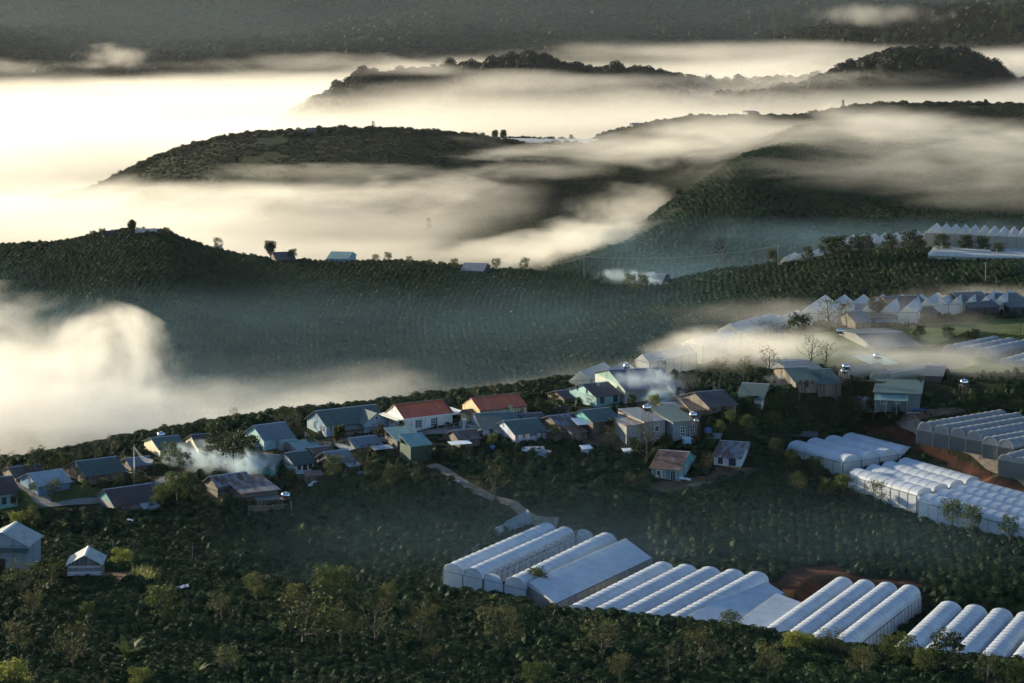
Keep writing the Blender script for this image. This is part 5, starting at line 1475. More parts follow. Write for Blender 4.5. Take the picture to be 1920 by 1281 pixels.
for a in [('lollipop',433,266,10,'tiny tree on the left slope of the long hill'),('flat_pine',700,248,13,'flat topped tree alone on top of the long hill'),('lollipop',742,250,7,'tiny bush right of the flat topped tree'),
 ('lollipop',768,252,6,'very small bush further right on the long hill top'),('dark',870,263,8,'low bush on the right part of the long hill'),('dark',886,264,9,'low bush among the right hill bushes'),('dark',905,264,9,'low bush before the last two trees of the long hill'),('lollipop',928,266,14,'left of the two trees beside the very long tunnel'),
 ('lollipop',944,267,15,'right of the two trees beside the very long tunnel'),('pine',1581,205,11,'lone tree on the far ridge in the fog'),('lollipop',1848,197,6,'tiny tree on the far right ridge'),('dark',1071,262,6,'tiny bush at the very long tunnel'),('dark',560,252,8,'bush beside the two dark huts')]:
    T(a[0], a[1], a[2]+1, a[3]*1.4+4, a[4], **RIDGE)
FW = dict(y0=2450, y1=2700)
T('flat_pine',867,118,16,'umbrella shaped pine between the wooded knolls', **FW)
for i, (a, b, h_) in enumerate([(785,112,14),(812,112,18),(826,116,14),(920,106,18),(942,100,20),(958,96,20),(985,94,22),(1000,96,22),(1018,100,18),(1150,126,16),(1165,126,18),(1200,130,18),(1215,132,14)]):
    T('dark' if i % 3 else 'pine', a, b, h_, 'dark crowned tree on the wooded knoll rising out of the fog', group='trees on the wooded knolls', **FW)
r2 = random.Random(5)
for i in range(46):
    a = r2.uniform(1440, 1925); b = r2.uniform(20, 92)-(0 if a > 1560 else -10)
    T('flat_pine' if i % 3 == 0 else 'dark', a, b, r2.uniform(18,36), 'tall forest tree on the far misty slope at the upper right', group='forest trees of the upper right slope', y0=2900, y1=4200)
for i in range(16):
    a = 1580+i*17+r2.uniform(-6,6)
    T('dark', a, 110+abs(i-8)*1.5+r2.uniform(-2,2), r2.uniform(12,18), 'round crowned tree on the dark island hill in the fog', group='trees on the island hill', y0=2380, y1=2600)
# ---------------------------------------------------------------- huts on the near hill
def end_on_hut(label, px, py, wpx, hp, rp, length, wallm, roofk, y0, y1, ridge_w, band=None, gabm=None, yaw=6, post=False):
    """a hut seen on its gable end"""
    c = hit(px, py, y0, y1); k = F/c.y; W = wpx/k; h = hp/k; rise = rp/k
    e = empty('hut', c+Vector((0,length/2,0)), R(yaw), label, 'hut')
    mb = MB()
    x, y = W/2, length/2
    if post:
        mb.box(-x,-y+.9,-1.2,x,y,h*.42); mb.box(-x,-y,h*.42,x,y,h)
    else: mb.box(-x,-y,-1.2,x,y,h)
    mb.build('wall', wallm, e)
    g = MB(); g.v += [(-x,-y,h+.003),(x,-y,h+.003),(0,-y,h+rise),(-x,y,h+.003),(x,y,h+.003),(0,y,h+rise)]; g.f += [(0,1,2),(5,4,3),(0,3,4,1)]
    g.build('gable', gabm or wallm, e)
    s = rise/x; ov = .35; m = MB()
    for sg in (-1,1):
        p = [(sg*(x+ov),-y-.55,h-s*ov+.08),(sg*.01,-y-.55,h+rise+.08),(sg*.01,y+.5,h+rise+.08),(sg*(x+ov),y+.5,h-s*ov+.08)]
        m.slab(p[::-1] if sg > 0 else p[::1], .07)
    # roof sheets run down the slope: turn the pattern by building in a rotated frame
    ro = m.build('roof', sheet('hut_roof_sheets', (.24,.27,.26), 0), e)
    m = MB()
    for sg in (-1,1):
        w = ridge_w; p = [(sg*w,-y-.58,h+rise+.11-s*w),(sg*.004,-y-.58,h+rise+.12),(sg*.004,y+.53,h+rise+.12),(sg*w,y+.53,h+rise+.11-s*w)]
        m.slab(p[::-1] if sg > 0 else p, .02)
    m.build('ridge_cap', M_WFRAME, ro)
    if band:
        m = MB(); m.box(-x-.04,-y-.05,h*.42,x+.04,-y-.005,h*.92); m.build('boarding', band, e)
        m = MB(); m.box(-x*.2,-y+.84,.05,x*.25,-y+.89,h*.38); m.build('doorway', M_DARK, e)
    return e, W, h
end_on_hut('small hut with a whitish ridged tin roof and a band of pale boards', 156, 1094, 62, 36, 17, 5.5, BOARD, 'lgrey', 370, 440, .30, band=boards('pale_boards', (.34,.34,.36), vert=False, pitch=.5), gabm=boards('gable_boards', (.12,.13,.15)), post=True, yaw=4)
e, W, h = end_on_hut('big blue grey hut cut by the left edge of the view', 8, 1080, 100, 58, 24, 7, paint('blue_grey_wall', (.16,.21,.25)), 'lgrey', 370, 440, .34, gabm=paint('blue_grey_gable', (.20,.27,.33)), yaw=-6)
m = MB(); m.slab([(-W/2-.2,-4.4,h-1.0),(W/2+.2,-4.4,h-1.0),(W/2+.2,-3.52,h-.5),(-W/2-.2,-3.52,h-.5)], .06); m.build('awning', roofmat('green'), e)
m = MB(); m.box(-1.4,-3.56,-.6,.6,-3.51,h*.55); m.build('doorway', M_DARK, e)
def lying(name, label, cat, px, py, sx, sy, mat, y0=300, y1=450, rz=0, tilt=(.1,.15), lift=.7, th=.06):
    p = hit(px, py, y0, y1); m = MB(); n = 6
    for i in range(n):
        a = -sx/2+sx*i/n; b = a+sx/n
        m.slab([(a,-sy/2,.07*math.sin(i*2.1)),(b,-sy/2,.07*math.sin((i+1)*2.1)),(b,sy/2,.07*math.sin((i+1)*2.1)),(a,sy/2,.07*math.sin(i*2.1))], th)
    o = m.build(name, mat); o.location = p+Vector((0,0,lift)); o.rotation_euler = (tilt[0], tilt[1], rz)
    return tag(o, label, cat)
TIN = sheet('loose_tin', (.45,.47,.50), .1, metal=.3); WTIN = sheet('white_tin', (.70,.74,.78), 0, contrast=.1)
lying('roof_sheet', 'bent grey roof sheet lying beside the tall reeds', 'roof sheet', 262, 1100, 2.6, 1.6, TIN, rz=-.4, tilt=(.25,.3))
lying('plank', 'pale plank lying alone among the coffee bushes', 'plank', 341, 1114, 2.2, .8, M_RIDGE, rz=.3, tilt=(.3,-.2), lift=1.2)
lying('beam', 'dark beam lying in the yard behind the person', 'beam', 222, 1086, 3.4, .14, M_POST, rz=-.15, tilt=(0,.1), lift=.5, th=.14)
# ---------------------------------------------------------------- small sheds, tin roofs and clutter at the village edge
def lean_shed(name, label, cat, px, py, w, d, h, roofm, wallm, rz=25, tilt=.25, y0=430, y1=640, posts=False):
    p = hit(px, py, y0, y1); e = empty(name, p, R(rz), label, cat)
    m = MB()
    if not posts:
        m.box(-w/2,-d/2,-1,w/2,d/2,h); m.build('wall', wallm, e)
    else:
        for x in (-w/2+.1, w/2-.1):
            for y in (-d/2+.1, d/2-.1):
                m = MB(); m.box(x-.05,y-.05,-1,x+.05,y+.05,h); m.build('post', M_POST, e)
    m = MB(); m.slab([(-w/2-.25,-d/2-.3,h+.05),(w/2+.25,-d/2-.3,h+.05),(w/2+.25,d/2+.3,h+.05+tilt*d),(-w/2-.25,d/2+.3,h+.05+tilt*d)], .06); m.build('roof', roofm, e)
    return e
for a in [
 ('tin_shed','little white walled shed with a bright tin roof below the village, left one','shed',1099,851,2.0,1.6,1.3,WTIN,paint('shed_wall',(.5,.53,.56)),20,.25,False),
 ('tin_shed','little white walled shed with a bright tin roof below the village, right one','shed',1176,858,1.7,1.3,1.6,WTIN,paint('shed_wall',(.5,.53,.56)),10,.2,False),
 ('tin_shed','bright white sagging sheet roof between the silver roof and the wooden house','shed',1092,810,3.4,3.0,2.0,WTIN,BOARD,24,.3,True),
 ('tin_shed','small brown sheet shed beside the blue barrel','shed',1080,822,3.8,3.0,1.6,roofmat('rust'),BOARD,28,.35,False),
 ('tin_shed','white tarpaulin roof on posts in front of the small dark brown roof','shed',862,848,4.4,2.2,2.0,WTIN,BOARD,22,.1,True),
 ('tin_shed','rusty patchwork shelter below the white clad house','shed',588,902,3.6,2.6,1.4,roofmat('rust'),BOARD,20,.2,False),
 ('tin_shed','bluish tin roof on the ground below the patchwork shelter','shed',597,914,3.2,2.6,.5,WTIN,BOARD,-20,.15,True),
 ('tin_shed','flat tin shelter left of the patchwork shelter','shed',570,895,3.0,2.0,1.0,roofmat('lgrey'),BOARD,10,.1,False),
 ('tin_shed','small lean-to with a bright tin edge at the twiggy trees','shed',716,853,4.2,2.2,1.5,roofmat('lgrey'),BOARD,26,.15,True),
 ('tin_shed','dark mat covered shelter below the low grey house','shed',683,892,3.0,2.2,.6,roofmat('dkgrey'),BOARD,20,.1,True),
 ('tin_shed','low tin lid right of the blue grey concrete building','shed',1340,826,2.6,2.2,.7,roofmat('grey'),BOARD,-15,.3,True),
 ('tin_shed','grey sheet roofed shelter at the left end of the stepping tunnels','shed',1505,830,6.4,3.6,1.8,roofmat('dkgrey'),BOARD,-12,.1,True),
 ('tin_shed','heap of bright sheets beside the flat silver shed','shed',452,940,2.6,1.6,.8,WTIN,BOARD,14,.15,True),
 ('tin_shed','jumbled work shed with plank sides under the silver water tank','shed',505,948,6.0,3.0,1.6,roofmat('dkgrey'),BOARD,22,.05,False),
 ('tin_shed','pale slab lying on the ground at the end of the bamboo wall','slab',555,966,2.2,1.4,.25,TIN,BOARD,0,.0,False),
 ('tin_shed','long low chicken shed under the lilac house','shed',1000,852,4.6,1.6,.9,TIN,BOARD,6,.35,False),
 ('tin_shed','glass framed rack leaning below the lilac house','rack',1018,858,2.4,2.2,.3,CLEARF,BOARD,-30,.5,True),
 ('tin_shed','dark storage shed in front of the long blue grey roof','shed',1045,822,4.6,2.4,1.6,roofmat('brown'),BOARD,28,.1,False),
 ('tin_shed','little blue walled shed at the foot of the blue grey building','shed',1288,832,1.6,1.4,1.2,WTIN,paint('blue_wall',(.25,.45,.62)),18,.1,False),
 ]:
    lean_shed(*a[:-1], posts=a[-1])
# bamboo retaining wall under the silver tank
a_ = hit(466, 966, 440, 540); b_ = hit(545, 962, 440, 540); d_ = b_-a_; e = empty('bamboo_wall', a_, math.atan2(d_.y, d_.x), 'woven bamboo wall holding up the yard of the flat silver shed', 'wall')
Lw = math.hypot(d_.x, d_.y)
m = MB()
for i in range(int(Lw/.22)): m.tube([(i*.22,0,-1.0),(i*.22+rng.uniform(-.04,.04),0,1.9+rng.uniform(-.15,.15))], .08, 4)
m.build('canes', paint('bamboo', (.26,.22,.15)), e)
m = MB(); m.box(0,-.12,.5,Lw,-.08,.6); m.box(0,-.12,1.4,Lw,-.08,1.5); m.build('rails', M_POST, e)
# ---------------------------------------------------------------- water tanks on stands
def tank(px, py_top, py_base, label, side='silver', y0=430, y1=700, on=None, hpx=None, scale=1.0):
    b = hit(px, py_base, y0, y1); top = pt(px, py_top, b.y); k = F/b.y; hs = top.z-b.z
    e = empty('tank_stand', b, R(20), 'steel stand carrying '+label, 'tank stand'); s = .75*scale
    for x in (-s,s):
        for y in (-s,s):
            m = MB(); m.tube([(x*1.15,y*1.15,-.5),(x,y,hs)], .06, 4); m.build('leg', M_POST, e)
    m = MB(); n = max(1, int(hs/1.6))
    for i in range(n):
        z0 = hs*i/n; z1 = hs*(i+1)/n
        for p, q in (((-s,-s),(s,-s)),((s,-s),(s,s)),((s,s),(-s,s)),((-s,s),(-s,-s))):
            m.tube([(p[0],p[1],z0),(q[0],q[1],z1)], .03, 3); m.tube([(p[0],p[1],z1-.05),(q[0],q[1],z1-.05)], .03, 3)
    m.build('bracing', M_POST, e)
    m = MB(); m.box(-s-.15,-s-.15,hs,s+.15,s+.15,hs+.08); m.build('platform', M_POST, e)
    t = empty('water_tank', b+Vector((0,0,hs+.1)), R(8), label, 'water tank'); r = .55*scale; L = 1.25*scale
    m = MB(); m.tube([(-L/2-.2*scale,0,r),(-L/2,0,r),(-L/6,0,r),(L/6,0,r),(L/2,0,r),(L/2+.2*scale,0,r)], [r*.45,r,r,r,r,r*.45], 16); m.build('drum', M_STEEL, t, smooth=True)
    m = MB()
    for x in (-L/3, L/3): m.box(x-.05,-r*.8,0,x+.05,r*.8,r*.45)
    m.build('cradle', M_POST, t)
    m = MB(); m.tube([(0,0,r*1.9),(0,0,r*2.25)], r*.28, 8); m.build('lid', M_STEEL, t)
tank(1213, 770, 835, 'the silver tank on the tall lattice tower', scale=1.1)
tank(1300, 783, 832, 'the shiny tank at the corner of the blue grey building')
tank(1306, 793, 828, 'the lower small tank beside the shiny one', scale=.7)
tank(1175, 692, 718, 'the dark silver tank behind the blue roof', y0=540)
tank(1240, 680, 705, 'the pale tank lost in bright fog', y0=560)
tank(1575, 625, 652, 'the tank standing alone in the misty meadow', y0=560)
tank(1645, 672, 700, 'the tank above the teal store roof', y0=540)
tank(1586, 692, 722, 'the upper of two tanks by the dusty cream tunnel', y0=520)
tank(1582, 700, 724, 'the lower of two tanks by the dusty cream tunnel', y0=520, scale=.8)
tank(1808, 722, 742, 'the bright tank right of the modern house', y0=500, scale=1.1)
tank(536, 935, 958, 'the glinting tank above the bamboo wall', scale=1.1)
tank(302, 820, 842, 'the white tank behind the cream roofs', y0=500)
tank(1826, 556, 572, 'the tank beside the far small peaks', y0=600)
tank(1914, 462, 472, 'the tank at the corner of the ten peaked greenhouse', y0=880, y1=1000, scale=1.6)
# ---------------------------------------------------------------- poles and wires
def pole(px, top, base, label, mat=M_CPOST, r=.13, arm=True, y0=430, y1=720, lean=(0,0)):
    b = hit(px, base, y0, y1); t = pt(px, top, b.y); h = t.z-b.z
    e = empty('power_pole', b, 0, label, 'power pole')
    m = MB(); m.tube([(0,0,-1),(lean[0]*h,lean[1]*h,h)], [r,r*.65], 7); m.build('post', mat, e)
    if arm:
        m = MB(); m.box(-.7+lean[0]*h,-.06,h-.35,.7+lean[0]*h,.06,h-.22); m.build('crossarm', mat, e)
    return b+Vector((lean[0]*h,0,h-.2))
p1 = pole(288, 860, 922, 'straight black pole beside the lane on the left', M_POST, .16, False)
p2 = pole(250, 834, 895, 'leaning pole with fanned wires behind the black pole', M_CPOST, .11, False, lean=(.02,0))
p3 = pole(252, 885, 918, 'short pale pole between barn and brown roof', M_CPOST, .13, False)
p4 = pole(602, 798, 840, 'thin dark pole in front of the largest blue house', M_POST, .12, False)
p5 = pole(922, 753, 798, 'thin pole in front of the yellow house', M_POST, .08, False)
p6 = pole(966, 757, 790, 'dark pole at the right window of the yellow house', M_POST, .09, False)
p7 = pole(1339, 716, 742, 'left of the twin poles in front of the bare trees', M_CPOST, .11, False, y0=520)
p8 = pole(1348, 718, 742, 'right of the twin poles in front of the bare trees', M_CPOST, .11, False, y0=520)
p9 = pole(1863, 545, 575, 'black pole beside the dark crest roofs', M_POST, .16, False, y0=600)
p10 = pole(1913, 606, 640, 'pole with a crossarm at the right edge of the meadow', M_POST, .13, True, y0=560)
p11 = pole(1848, 492, 532, 'grey pole with crossarm on the slope under the ten peaked greenhouse', M_CPOST, .2, True, y0=760, y1=960)
p12 = pole(1868, 520, 536, 'faint short pole right of the grey crossarm pole', M_CPOST, .15, False, y0=760, y1=960)
p13 = pole(1095, 480, 524, 'tall pale pole on the crest at the saddle', M_CPOST, .2, False, y0=900, y1=1020)
p14 = pole(983, 489, 511, 'thin pole on the crest behind the upright bush', M_CPOST, .16, False, y0=900, y1=1020)
p15 = pole(1459, 460, 506, 'tall thin pole at the start of the hill greenhouses', M_CPOST, .18, False, y0=880, y1=1000)
p17 = pole(361, 1017, 1060, 'slim crooked pale pole on the dark slope', M_CPOST, .06, False, y0=440)
p18 = pole(212, 1013, 1034, 'short stake on the edge of the near hill', M_CPOST, .07, False, y0=380, y1=450)
p19 = pole(1706, 748, 778, 'thin pole beside the bright white roof', M_CPOST, .07, False, y0=500)
p20 = pole(1837, 615, 640, 'thin dark stake on the meadow', M_POST, .09, False, y0=560)
p21 = pole(546, 940, 966, 'pipe standing at the end of the bamboo wall', M_RIDGE, .09, False, y0=440)
p22 = pole(1545, 692, 716, 'thin antenna pole above the dark green roof', M_CPOST, .05, False, y0=500)
def wire(a, b, sag, label, r=.022, mat=None, group=None):
    pts = []
    for i in range(15):
        t = i/14; p = a.lerp(b, t); p.z -= sag*4*t*(1-t); pts.append(p)
    m = MB(); m.tube(pts, r, 4); o = m.build('wire', mat or M_RIDGE)
    return tag(o, label, 'wire', group)
for i in range(4): wire(p2+Vector((0,0,-.1-.12*i)), p1+Vector((0,0,-.15*i)), .9+.15*i, 'slack bright wire between the leaning pole and the black pole', .03, group='wires of the leaning pole')
wire(p2, p3, 1.1, 'wire from the leaning pole down to the short pale pole', .03)
wire(p3, hit(214, 880, 480, 560)+Vector((0,0,2)), .8, 'wire from the short pale pole to the wooden barn', .03)
wire(p2+Vector((0,0,-.3)), hit(262, 880, 480, 560)+Vector((0,0,1)), .3, 'guy wire of the leaning pole', .03)
wire(p14, p13, 2.2, 'long slack wire across the fog along the crest', .04)
wire(p13, p15, 2.5, 'faint wire running from the saddle pole to the greenhouse pole', .03)
wire(p8, hit(1200, 752, 520, 600)+Vector((0,0,3)), 1.0, 'dark cable crossing the smoke', .04, M_POST)
wire(p7, hit(1478, 712, 520, 620)+Vector((0,0,4)), .6, 'dark cable from the twin poles toward the faint long roof', .035, M_POST)
# ---------------------------------------------------------------- fences
def fence(label, pts, h, n, y0=430, y1=640, rails=2, mat=M_CPOST, hits=None):
    P = hits or [hit(a, b, y0, y1) for a, b in pts]
    e = empty('fence', P[0], 0, label, 'fence'); o = P[0]
    tot = sum((P[i+1]-P[i]).length for i in range(len(P)-1)); tops = []
    for k in range(n+1):
        d = tot*k/n; i = 0
        while i < len(P)-2 and d > (P[i+1]-P[i]).length: d -= (P[i+1]-P[i]).length; i += 1
        p = P[i].lerp(P[i+1], min(1, d/max((P[i+1]-P[i]).length, .01))); p.z = gz(p.x, p.y)
        m = MB(); q = p-o; m.box(q.x-.07,q.y-.07,q.z-.4,q.x+.07,q.y+.07,q.z+h); m.build('post', mat, e); tops.append(q)
    m = MB()
    for j in range(rails):
        m.tube([t+Vector((0,0,h*(.92-.4*j))) for t in tops], .03, 4)
    m.build('wire_strands', mat, e)
fence('post and wire fence along the road before the white house', [(700,828),(760,818),(845,806),(880,800)], 1.4, 12)
fence('fence of slanting pale posts around the yard of the largest blue house', [(572,822),(600,842),(640,838),(692,826)], 1.5, 22)
fence('white picket fence between the white and the yellow house', [(862,800),(885,808),(935,806),(965,798)], 1.2, 14, mat=M_WFRAME)
fence('thin garden fence behind the yellow house', [(995,790),(1060,780),(1090,790)], 1.4, 9, mat=M_POST)
def gatepost(px, py, label):
    p = hit(px, py, 480, 600); e = empty('gate_pillar', p, R(25), label, 'pillar')
    m = MB(); m.box(-.35,-.35,-.5,.35,.35,2.3); m.build('shaft', paint('pillar_paint', (.42,.44,.44)), e)
    m = MB(); m.box(-.5,-.5,2.303,.5,.5,2.5); m.build('cap', M_WFRAME, e)
gatepost(870, 806, 'left gate pillar in front of the yellow house'); gatepost(905, 800, 'right gate pillar in front of the yellow house')
# ---------------------------------------------------------------- dishes, barrel, tarpaulin, washing
def dish(px, py, Y, label, s=.45):
    p = pt(px, py, Y); e = empty('satellite_dish', p, R(-30), label, 'dish'); m = MB()
    n = 12; m.v.append((0,.12,0)); 
    for i in range(n): a = 6.283*i/n; m.v.append((math.cos(a)*s,0,math.sin(a)*s))
    for i in range(n): m.f.append((0,1+i,1+(i+1)%n))
    m.build('bowl', M_POST, e); m = MB(); m.tube([(0,.1,0),(0,.15,-1.1)], .04, 5); m.build('mast', M_POST, e)
dish(456, 808, 540, 'satellite dish at the pale turquoise house'); dish(1288, 750, 545, 'satellite dish beside the black corrugated roof'); dish(1726, 712, 545, 'satellite dish on the modern house roof'); dish(640, 832, 527, 'satellite dish on the low grey house', .35)
p = hit(924, 848, 470, 560); e = empty('barrel', p, 0, 'blue water barrel beside the lilac house', 'barrel')
m = MB(); m.tube([(0,0,0),(0,0,.15),(0,0,.75),(0,0,1.3),(0,0,1.4)], [.5,.55,.58,.55,.48], 14); m.build('body', plain('blue_plastic', (.03,.12,.32), .4), e, smooth=True); m = MB(); m.tube([(0,0,1.41),(0,0,1.5)], .3, 12); m.build('lid', plain('blue_plastic', (.03,.12,.32), .4), e)
p = hit(1328, 812, 470, 560); e = empty('barrel', p, 0, 'blue barrel at the edge of the dark thicket', 'barrel')
m = MB(); m.tube([(0,0,0),(0,0,.15),(0,0,.6),(0,0,1.0),(0,0,1.1)], [.7,.8,.82,.8,.6], 14); m.build('body', plain('blue_plastic', (.03,.12,.32), .4), e, smooth=True); m = MB(); m.tube([(0,0,1.11),(0,0,1.2)], .4, 12); m.build('lid', plain('blue_plastic', (.03,.12,.32), .4), e)
lying('tarpaulin', 'bright blue tarpaulin spread on the yard of the modern house', 'tarpaulin', 1727, 769, 4.6, 2.2, plain('blue_tarpaulin', (.04,.14,.38), .4), 480, 600, rz=-.25, tilt=(0,0), lift=.25)
lying('plastic_strip', 'pale plastic strip along the yard edge', 'plastic strip', 1722, 776, 5.4, .5, WTIN, 480, 600, rz=.1, tilt=(0,0), lift=.3)
lying('plastic_sheet', 'scraps of white plastic on the bank of the dirt path', 'plastic scrap', 850, 908, 2.6, .8, WTIN, 440, 560, rz=-.2, tilt=(.1,.1), lift=.9)
lying('plastic_sheet', 'white plastic scrap on the slope below the brown and silver roofs', 'plastic scrap', 244, 985, 1.4, .6, WTIN, 440, 560, rz=-.5, tilt=(.2,.1), lift=1.1)
lying('plastic_sheet', 'white plastic scrap left of the turquoise gabled hut', 'plastic scrap', 1194, 888, 1.3, .6, WTIN, 440, 560, rz=.1, tilt=(.1,.1), lift=1.1)
lying('plastic_sheet', 'crumpled pale plastic below the turquoise gabled hut', 'plastic scrap', 1284, 905, 2.6, .8, WTIN, 440, 530, rz=-.3, tilt=(.2,.1), lift=.9)
def washing(label, px0, py0, px1, py1, Y, n, seed):
    r = random.Random(seed); a = pt(px0, py0, Y); b = pt(px1, py1, Y-1); e = empty('washing_line', a, 0, label, 'washing line'); m = MB(); m.tube([(0,0,0), b-a], .02, 4); m.build('line', M_POST, e)
    for t, z in ((0,0),(1,0)):
        m = MB(); q = (b-a)*t; m.box(q.x-.05,q.y-.05,q.z-2.2,q.x+.05,q.y+.05,q.z); m.build('post', M_POST, e)
    for i in range(n):
        q = (b-a)*((i+.5)/n); w = r.uniform(.3,.5); h = r.uniform(.6,1.0); m = MB()
        m.slab([(q.x-w/2,q.y-.02,q.z),(q.x+w/2,q.y-.02,q.z),(q.x+w/2,q.y+.05,q.z-h*.5),(q.x-w/2,q.y+.05,q.z-h*.5)], .02); m.quad((q.x-w/2,q.y-.03,q.z),(q.x-w/2,q.y-.04,q.z-h),(q.x+w/2,q.y-.02,q.z-h),(q.x+w/2,q.y-.03,q.z))
        m.build('garment', plain('cloth', r.choice([(.6,.6,.6),(.25,.05,.06),(.08,.12,.25),(.5,.45,.4),(.05,.05,.06),(.35,.15,.2)]), .9), e)
washing('coloured washing hung along the wall of the lilac house', 972, 816, 1006, 812, 508, 8, 1)
washing('white washing hung behind the coffee rows by the brown roofed shed', 1046, 760, 1082, 762, 548, 5, 2)
# ---------------------------------------------------------------- people
def person(label, px, py, y0, y1, shirt, trousers, h=1.6, bend=.25, rz=0):
    p = hit(px, py, y0, y1)
    V = [(0,0,.92),(0,-.03,1.15),(0,-bend*.5,1.38),(0,-bend*.6,1.46),(0,-bend*.7,1.60),(-.1,0,.88),(-.12,-.05,.48),(-.12,0,.06),(-.12,-.14,.03),(.1,0,.88),(.13,.06,.48),(.14,.12,.06),(.14,-.02,.03),(-.2,-bend*.5,1.36),(-.27,-bend-.05,1.1),(-.2,-bend-.28,.95),(.2,-bend*.5,1.36),(.28,-bend-.02,1.1),(.2,-bend-.25,.98),(0,-bend*.75,1.70)]
    E = [(0,1),(1,2),(2,3),(3,4),(4,19),(0,5),(5,6),(6,7),(7,8),(0,9),(9,10),(10,11),(11,12),(2,13),(13,14),(14,15),(2,16),(16,17),(17,18)]
    Rr = [.15,.14,.16,.06,.11,.10,.07,.045,.035,.10,.07,.045,.035,.07,.045,.035,.07,.045,.035,.08]
    me = bpy.data.meshes.new('person'); me.from_pydata(V, E, []); me.update()
    o = bpy.data.objects.new('person', me); col.objects.link(o)
    o.location = p; o.rotation_euler = (0,0,rz); o.scale = (h/1.7,)*3
    sk = o.modifiers.new('skin', 'SKIN')
    for i, r in enumerate(Rr): me.skin_vertices[0].data[i].radius = (r, r)
    me.skin_vertices[0].data[0].use_root = True
    o.modifiers.new('sub', 'SUBSURF').levels = 1
    m, nt, out = newmat('skin_and_clothes'); tc = N(nt, 'ShaderNodeTexCoord'); sp = N(nt, 'ShaderNodeSeparateXYZ'); nt.links.new(tc.outputs['Object'], sp.inputs[0])
    r = ramp(nt, mathn(nt, 'DIVIDE', sp.outputs['Z'], 2.0), [(.0, trousers), (.46, shirt), (.74, (.30,.18,.12))]); r.color_ramp.interpolation = 'CONSTANT'
    b = N(nt, 'ShaderNodeBsdfPrincipled', i_Roughness=.85); nt.links.new(r.outputs[0], b.inputs['Base Color']); nt.links.new(b.outputs[0], out.inputs[0]); me.materials.append(m)
    tag(o, label, 'person')
    m = MB(); m.tube([(0,-bend*.72,1.66),(0,-bend*.72,1.72),(0,-bend*.72,1.80)], [.16,.15,.05], 10); hh = m.build('hat', plain('hat', (.08,.05,.04), .9), o, smooth=True)
person('person in a dark red jacket working in the yard of the tin hut', 216, 1097, 370, 440, (.22,.03,.035), (.05,.04,.05), bend=.45, rz=.8)
person('person in red walking below the turquoise gabled hut', 1237, 905, 440, 540, (.35,.04,.04), (.04,.04,.06), bend=.15, rz=-.6)
# ---------------------------------------------------------------- fog banks and smoke
def drape(px, py, lift, *a, **k):
    """fog lying on the hillside seen at px, py"""
    g = hit(px, py, 1120, 1950); g = g+Vector((0, -8, lift)); Y = g.y
    return puff(960+F*g.x/Y, HOR-F*g.z/Y, Y, *a, **k)
COOL = (.42,.72,1.0); NEARC = (.985,.97,.93)
layer(-500, 2400, 1930, 3450, -122, -205, .005, 1, .006, 1.7, .55, 'sea of sunlit fog lying in the far valley below the dark mountain', ry=R(-2.2), stretch=(.5,1,2.6), contrast=.6, detail=5)
puff(1350, 95, 2950, 330, 150, 20, .004, 11, .009, 1.6, .7, 'fog streaming up along the foot of the mountain at the right', stretch=(.5,1,2.4), contrast=.5)
puff(1800, 110, 2800, 300, 150, 26, .004, 12, .009, 1.6, .7, 'fog streaming behind the dark island hill', stretch=(.5,1,2.4), contrast=.5)
puff(225, 108, 3500, 75, 60, 26, .006, 13, .022, 2.2, .6, 'torn tuft of fog hanging before the dark mountain at the left', stretch=(1,1,1.4), contrast=.8)
puff(1640, 28, 3350, 120, 80, 22, .004, 14, .02, 2.0, .7, 'thin fog among the trees at the upper right', contrast=.6)
layer(-900, 1060, 1090, 1700, -140, -185, .008, 2, .010, 1.7, .6, 'white fog filling the valley between the middle hill and the long hill', stretch=(.6,1,2.5), contrast=.5, detail=5)
drape(250, 380, 5, 130, 90, 14, 0.0080, 21, 0.030, 1.6, .7, 'fog lapping over the left tail of the long hill', stretch=(.6,1,2.2), dist=.9, contrast=1.6, detail=6)
drape(560, 400, 5, 120, 80, 20, 0.0080, 22, 0.030, 1.8, .7, 'fog rising against the middle of the long hill', stretch=(.6,1,2.0), dist=.9, contrast=1.6, detail=6)
drape(760, 375, 5, 90, 60, 15, 0.0064, 23, 0.045, 2.0, .6, 'ragged fog climbing the long hill', stretch=(.6,1,2.0), dist=.9, contrast=1.6, rot=(0,R(-8),0), detail=6)
puff(1080, 450, 1260, 62, 60, 14, .018, 24, 0.060, 1.8, .6, 'bright torn fog pouring through the saddle', stretch=(.8,1,1.6), dist=.5, contrast=.8, rot=(0,R(-14),0), detail=6)
puff(1170, 385, 1480, 48, 50, 16, .012, 25, .04, 1.8, .6, 'bright fog around the lone tall pine', stretch=(.8,1,1.6), contrast=.7)
drape(1150, 290, 5, 130, 50, 13, 0.0088, 26, 0.038, 2.0, .6, 'streak of fog pouring over the ridge beside the very long tunnel', stretch=(.45,1,2.4), dist=.9, contrast=1.6, rot=(0,R(-7),0), detail=6)
drape(1420, 262, 5, 130, 60, 17, 0.0080, 27, 0.038, 2.0, .6, 'fog spilling down from the far ridge, middle part', stretch=(.5,1,2.0), dist=.9, contrast=1.6, rot=(0,R(5),0), detail=6)
drape(1680, 258, 5, 120, 60, 20, 0.0072, 28, 0.038, 2.0, .6, 'fog spilling down from the far ridge, right part', stretch=(.5,1,1.8), dist=.9, contrast=1.6, rot=(0,R(8),0), detail=6)
drape(1880, 300, 5, 90, 60, 22, 0.0072, 29, 0.045, 2.0, .6, 'fog on the upper slope at the right edge', stretch=(.5,1,1.8), dist=.9, contrast=1.6, detail=6)
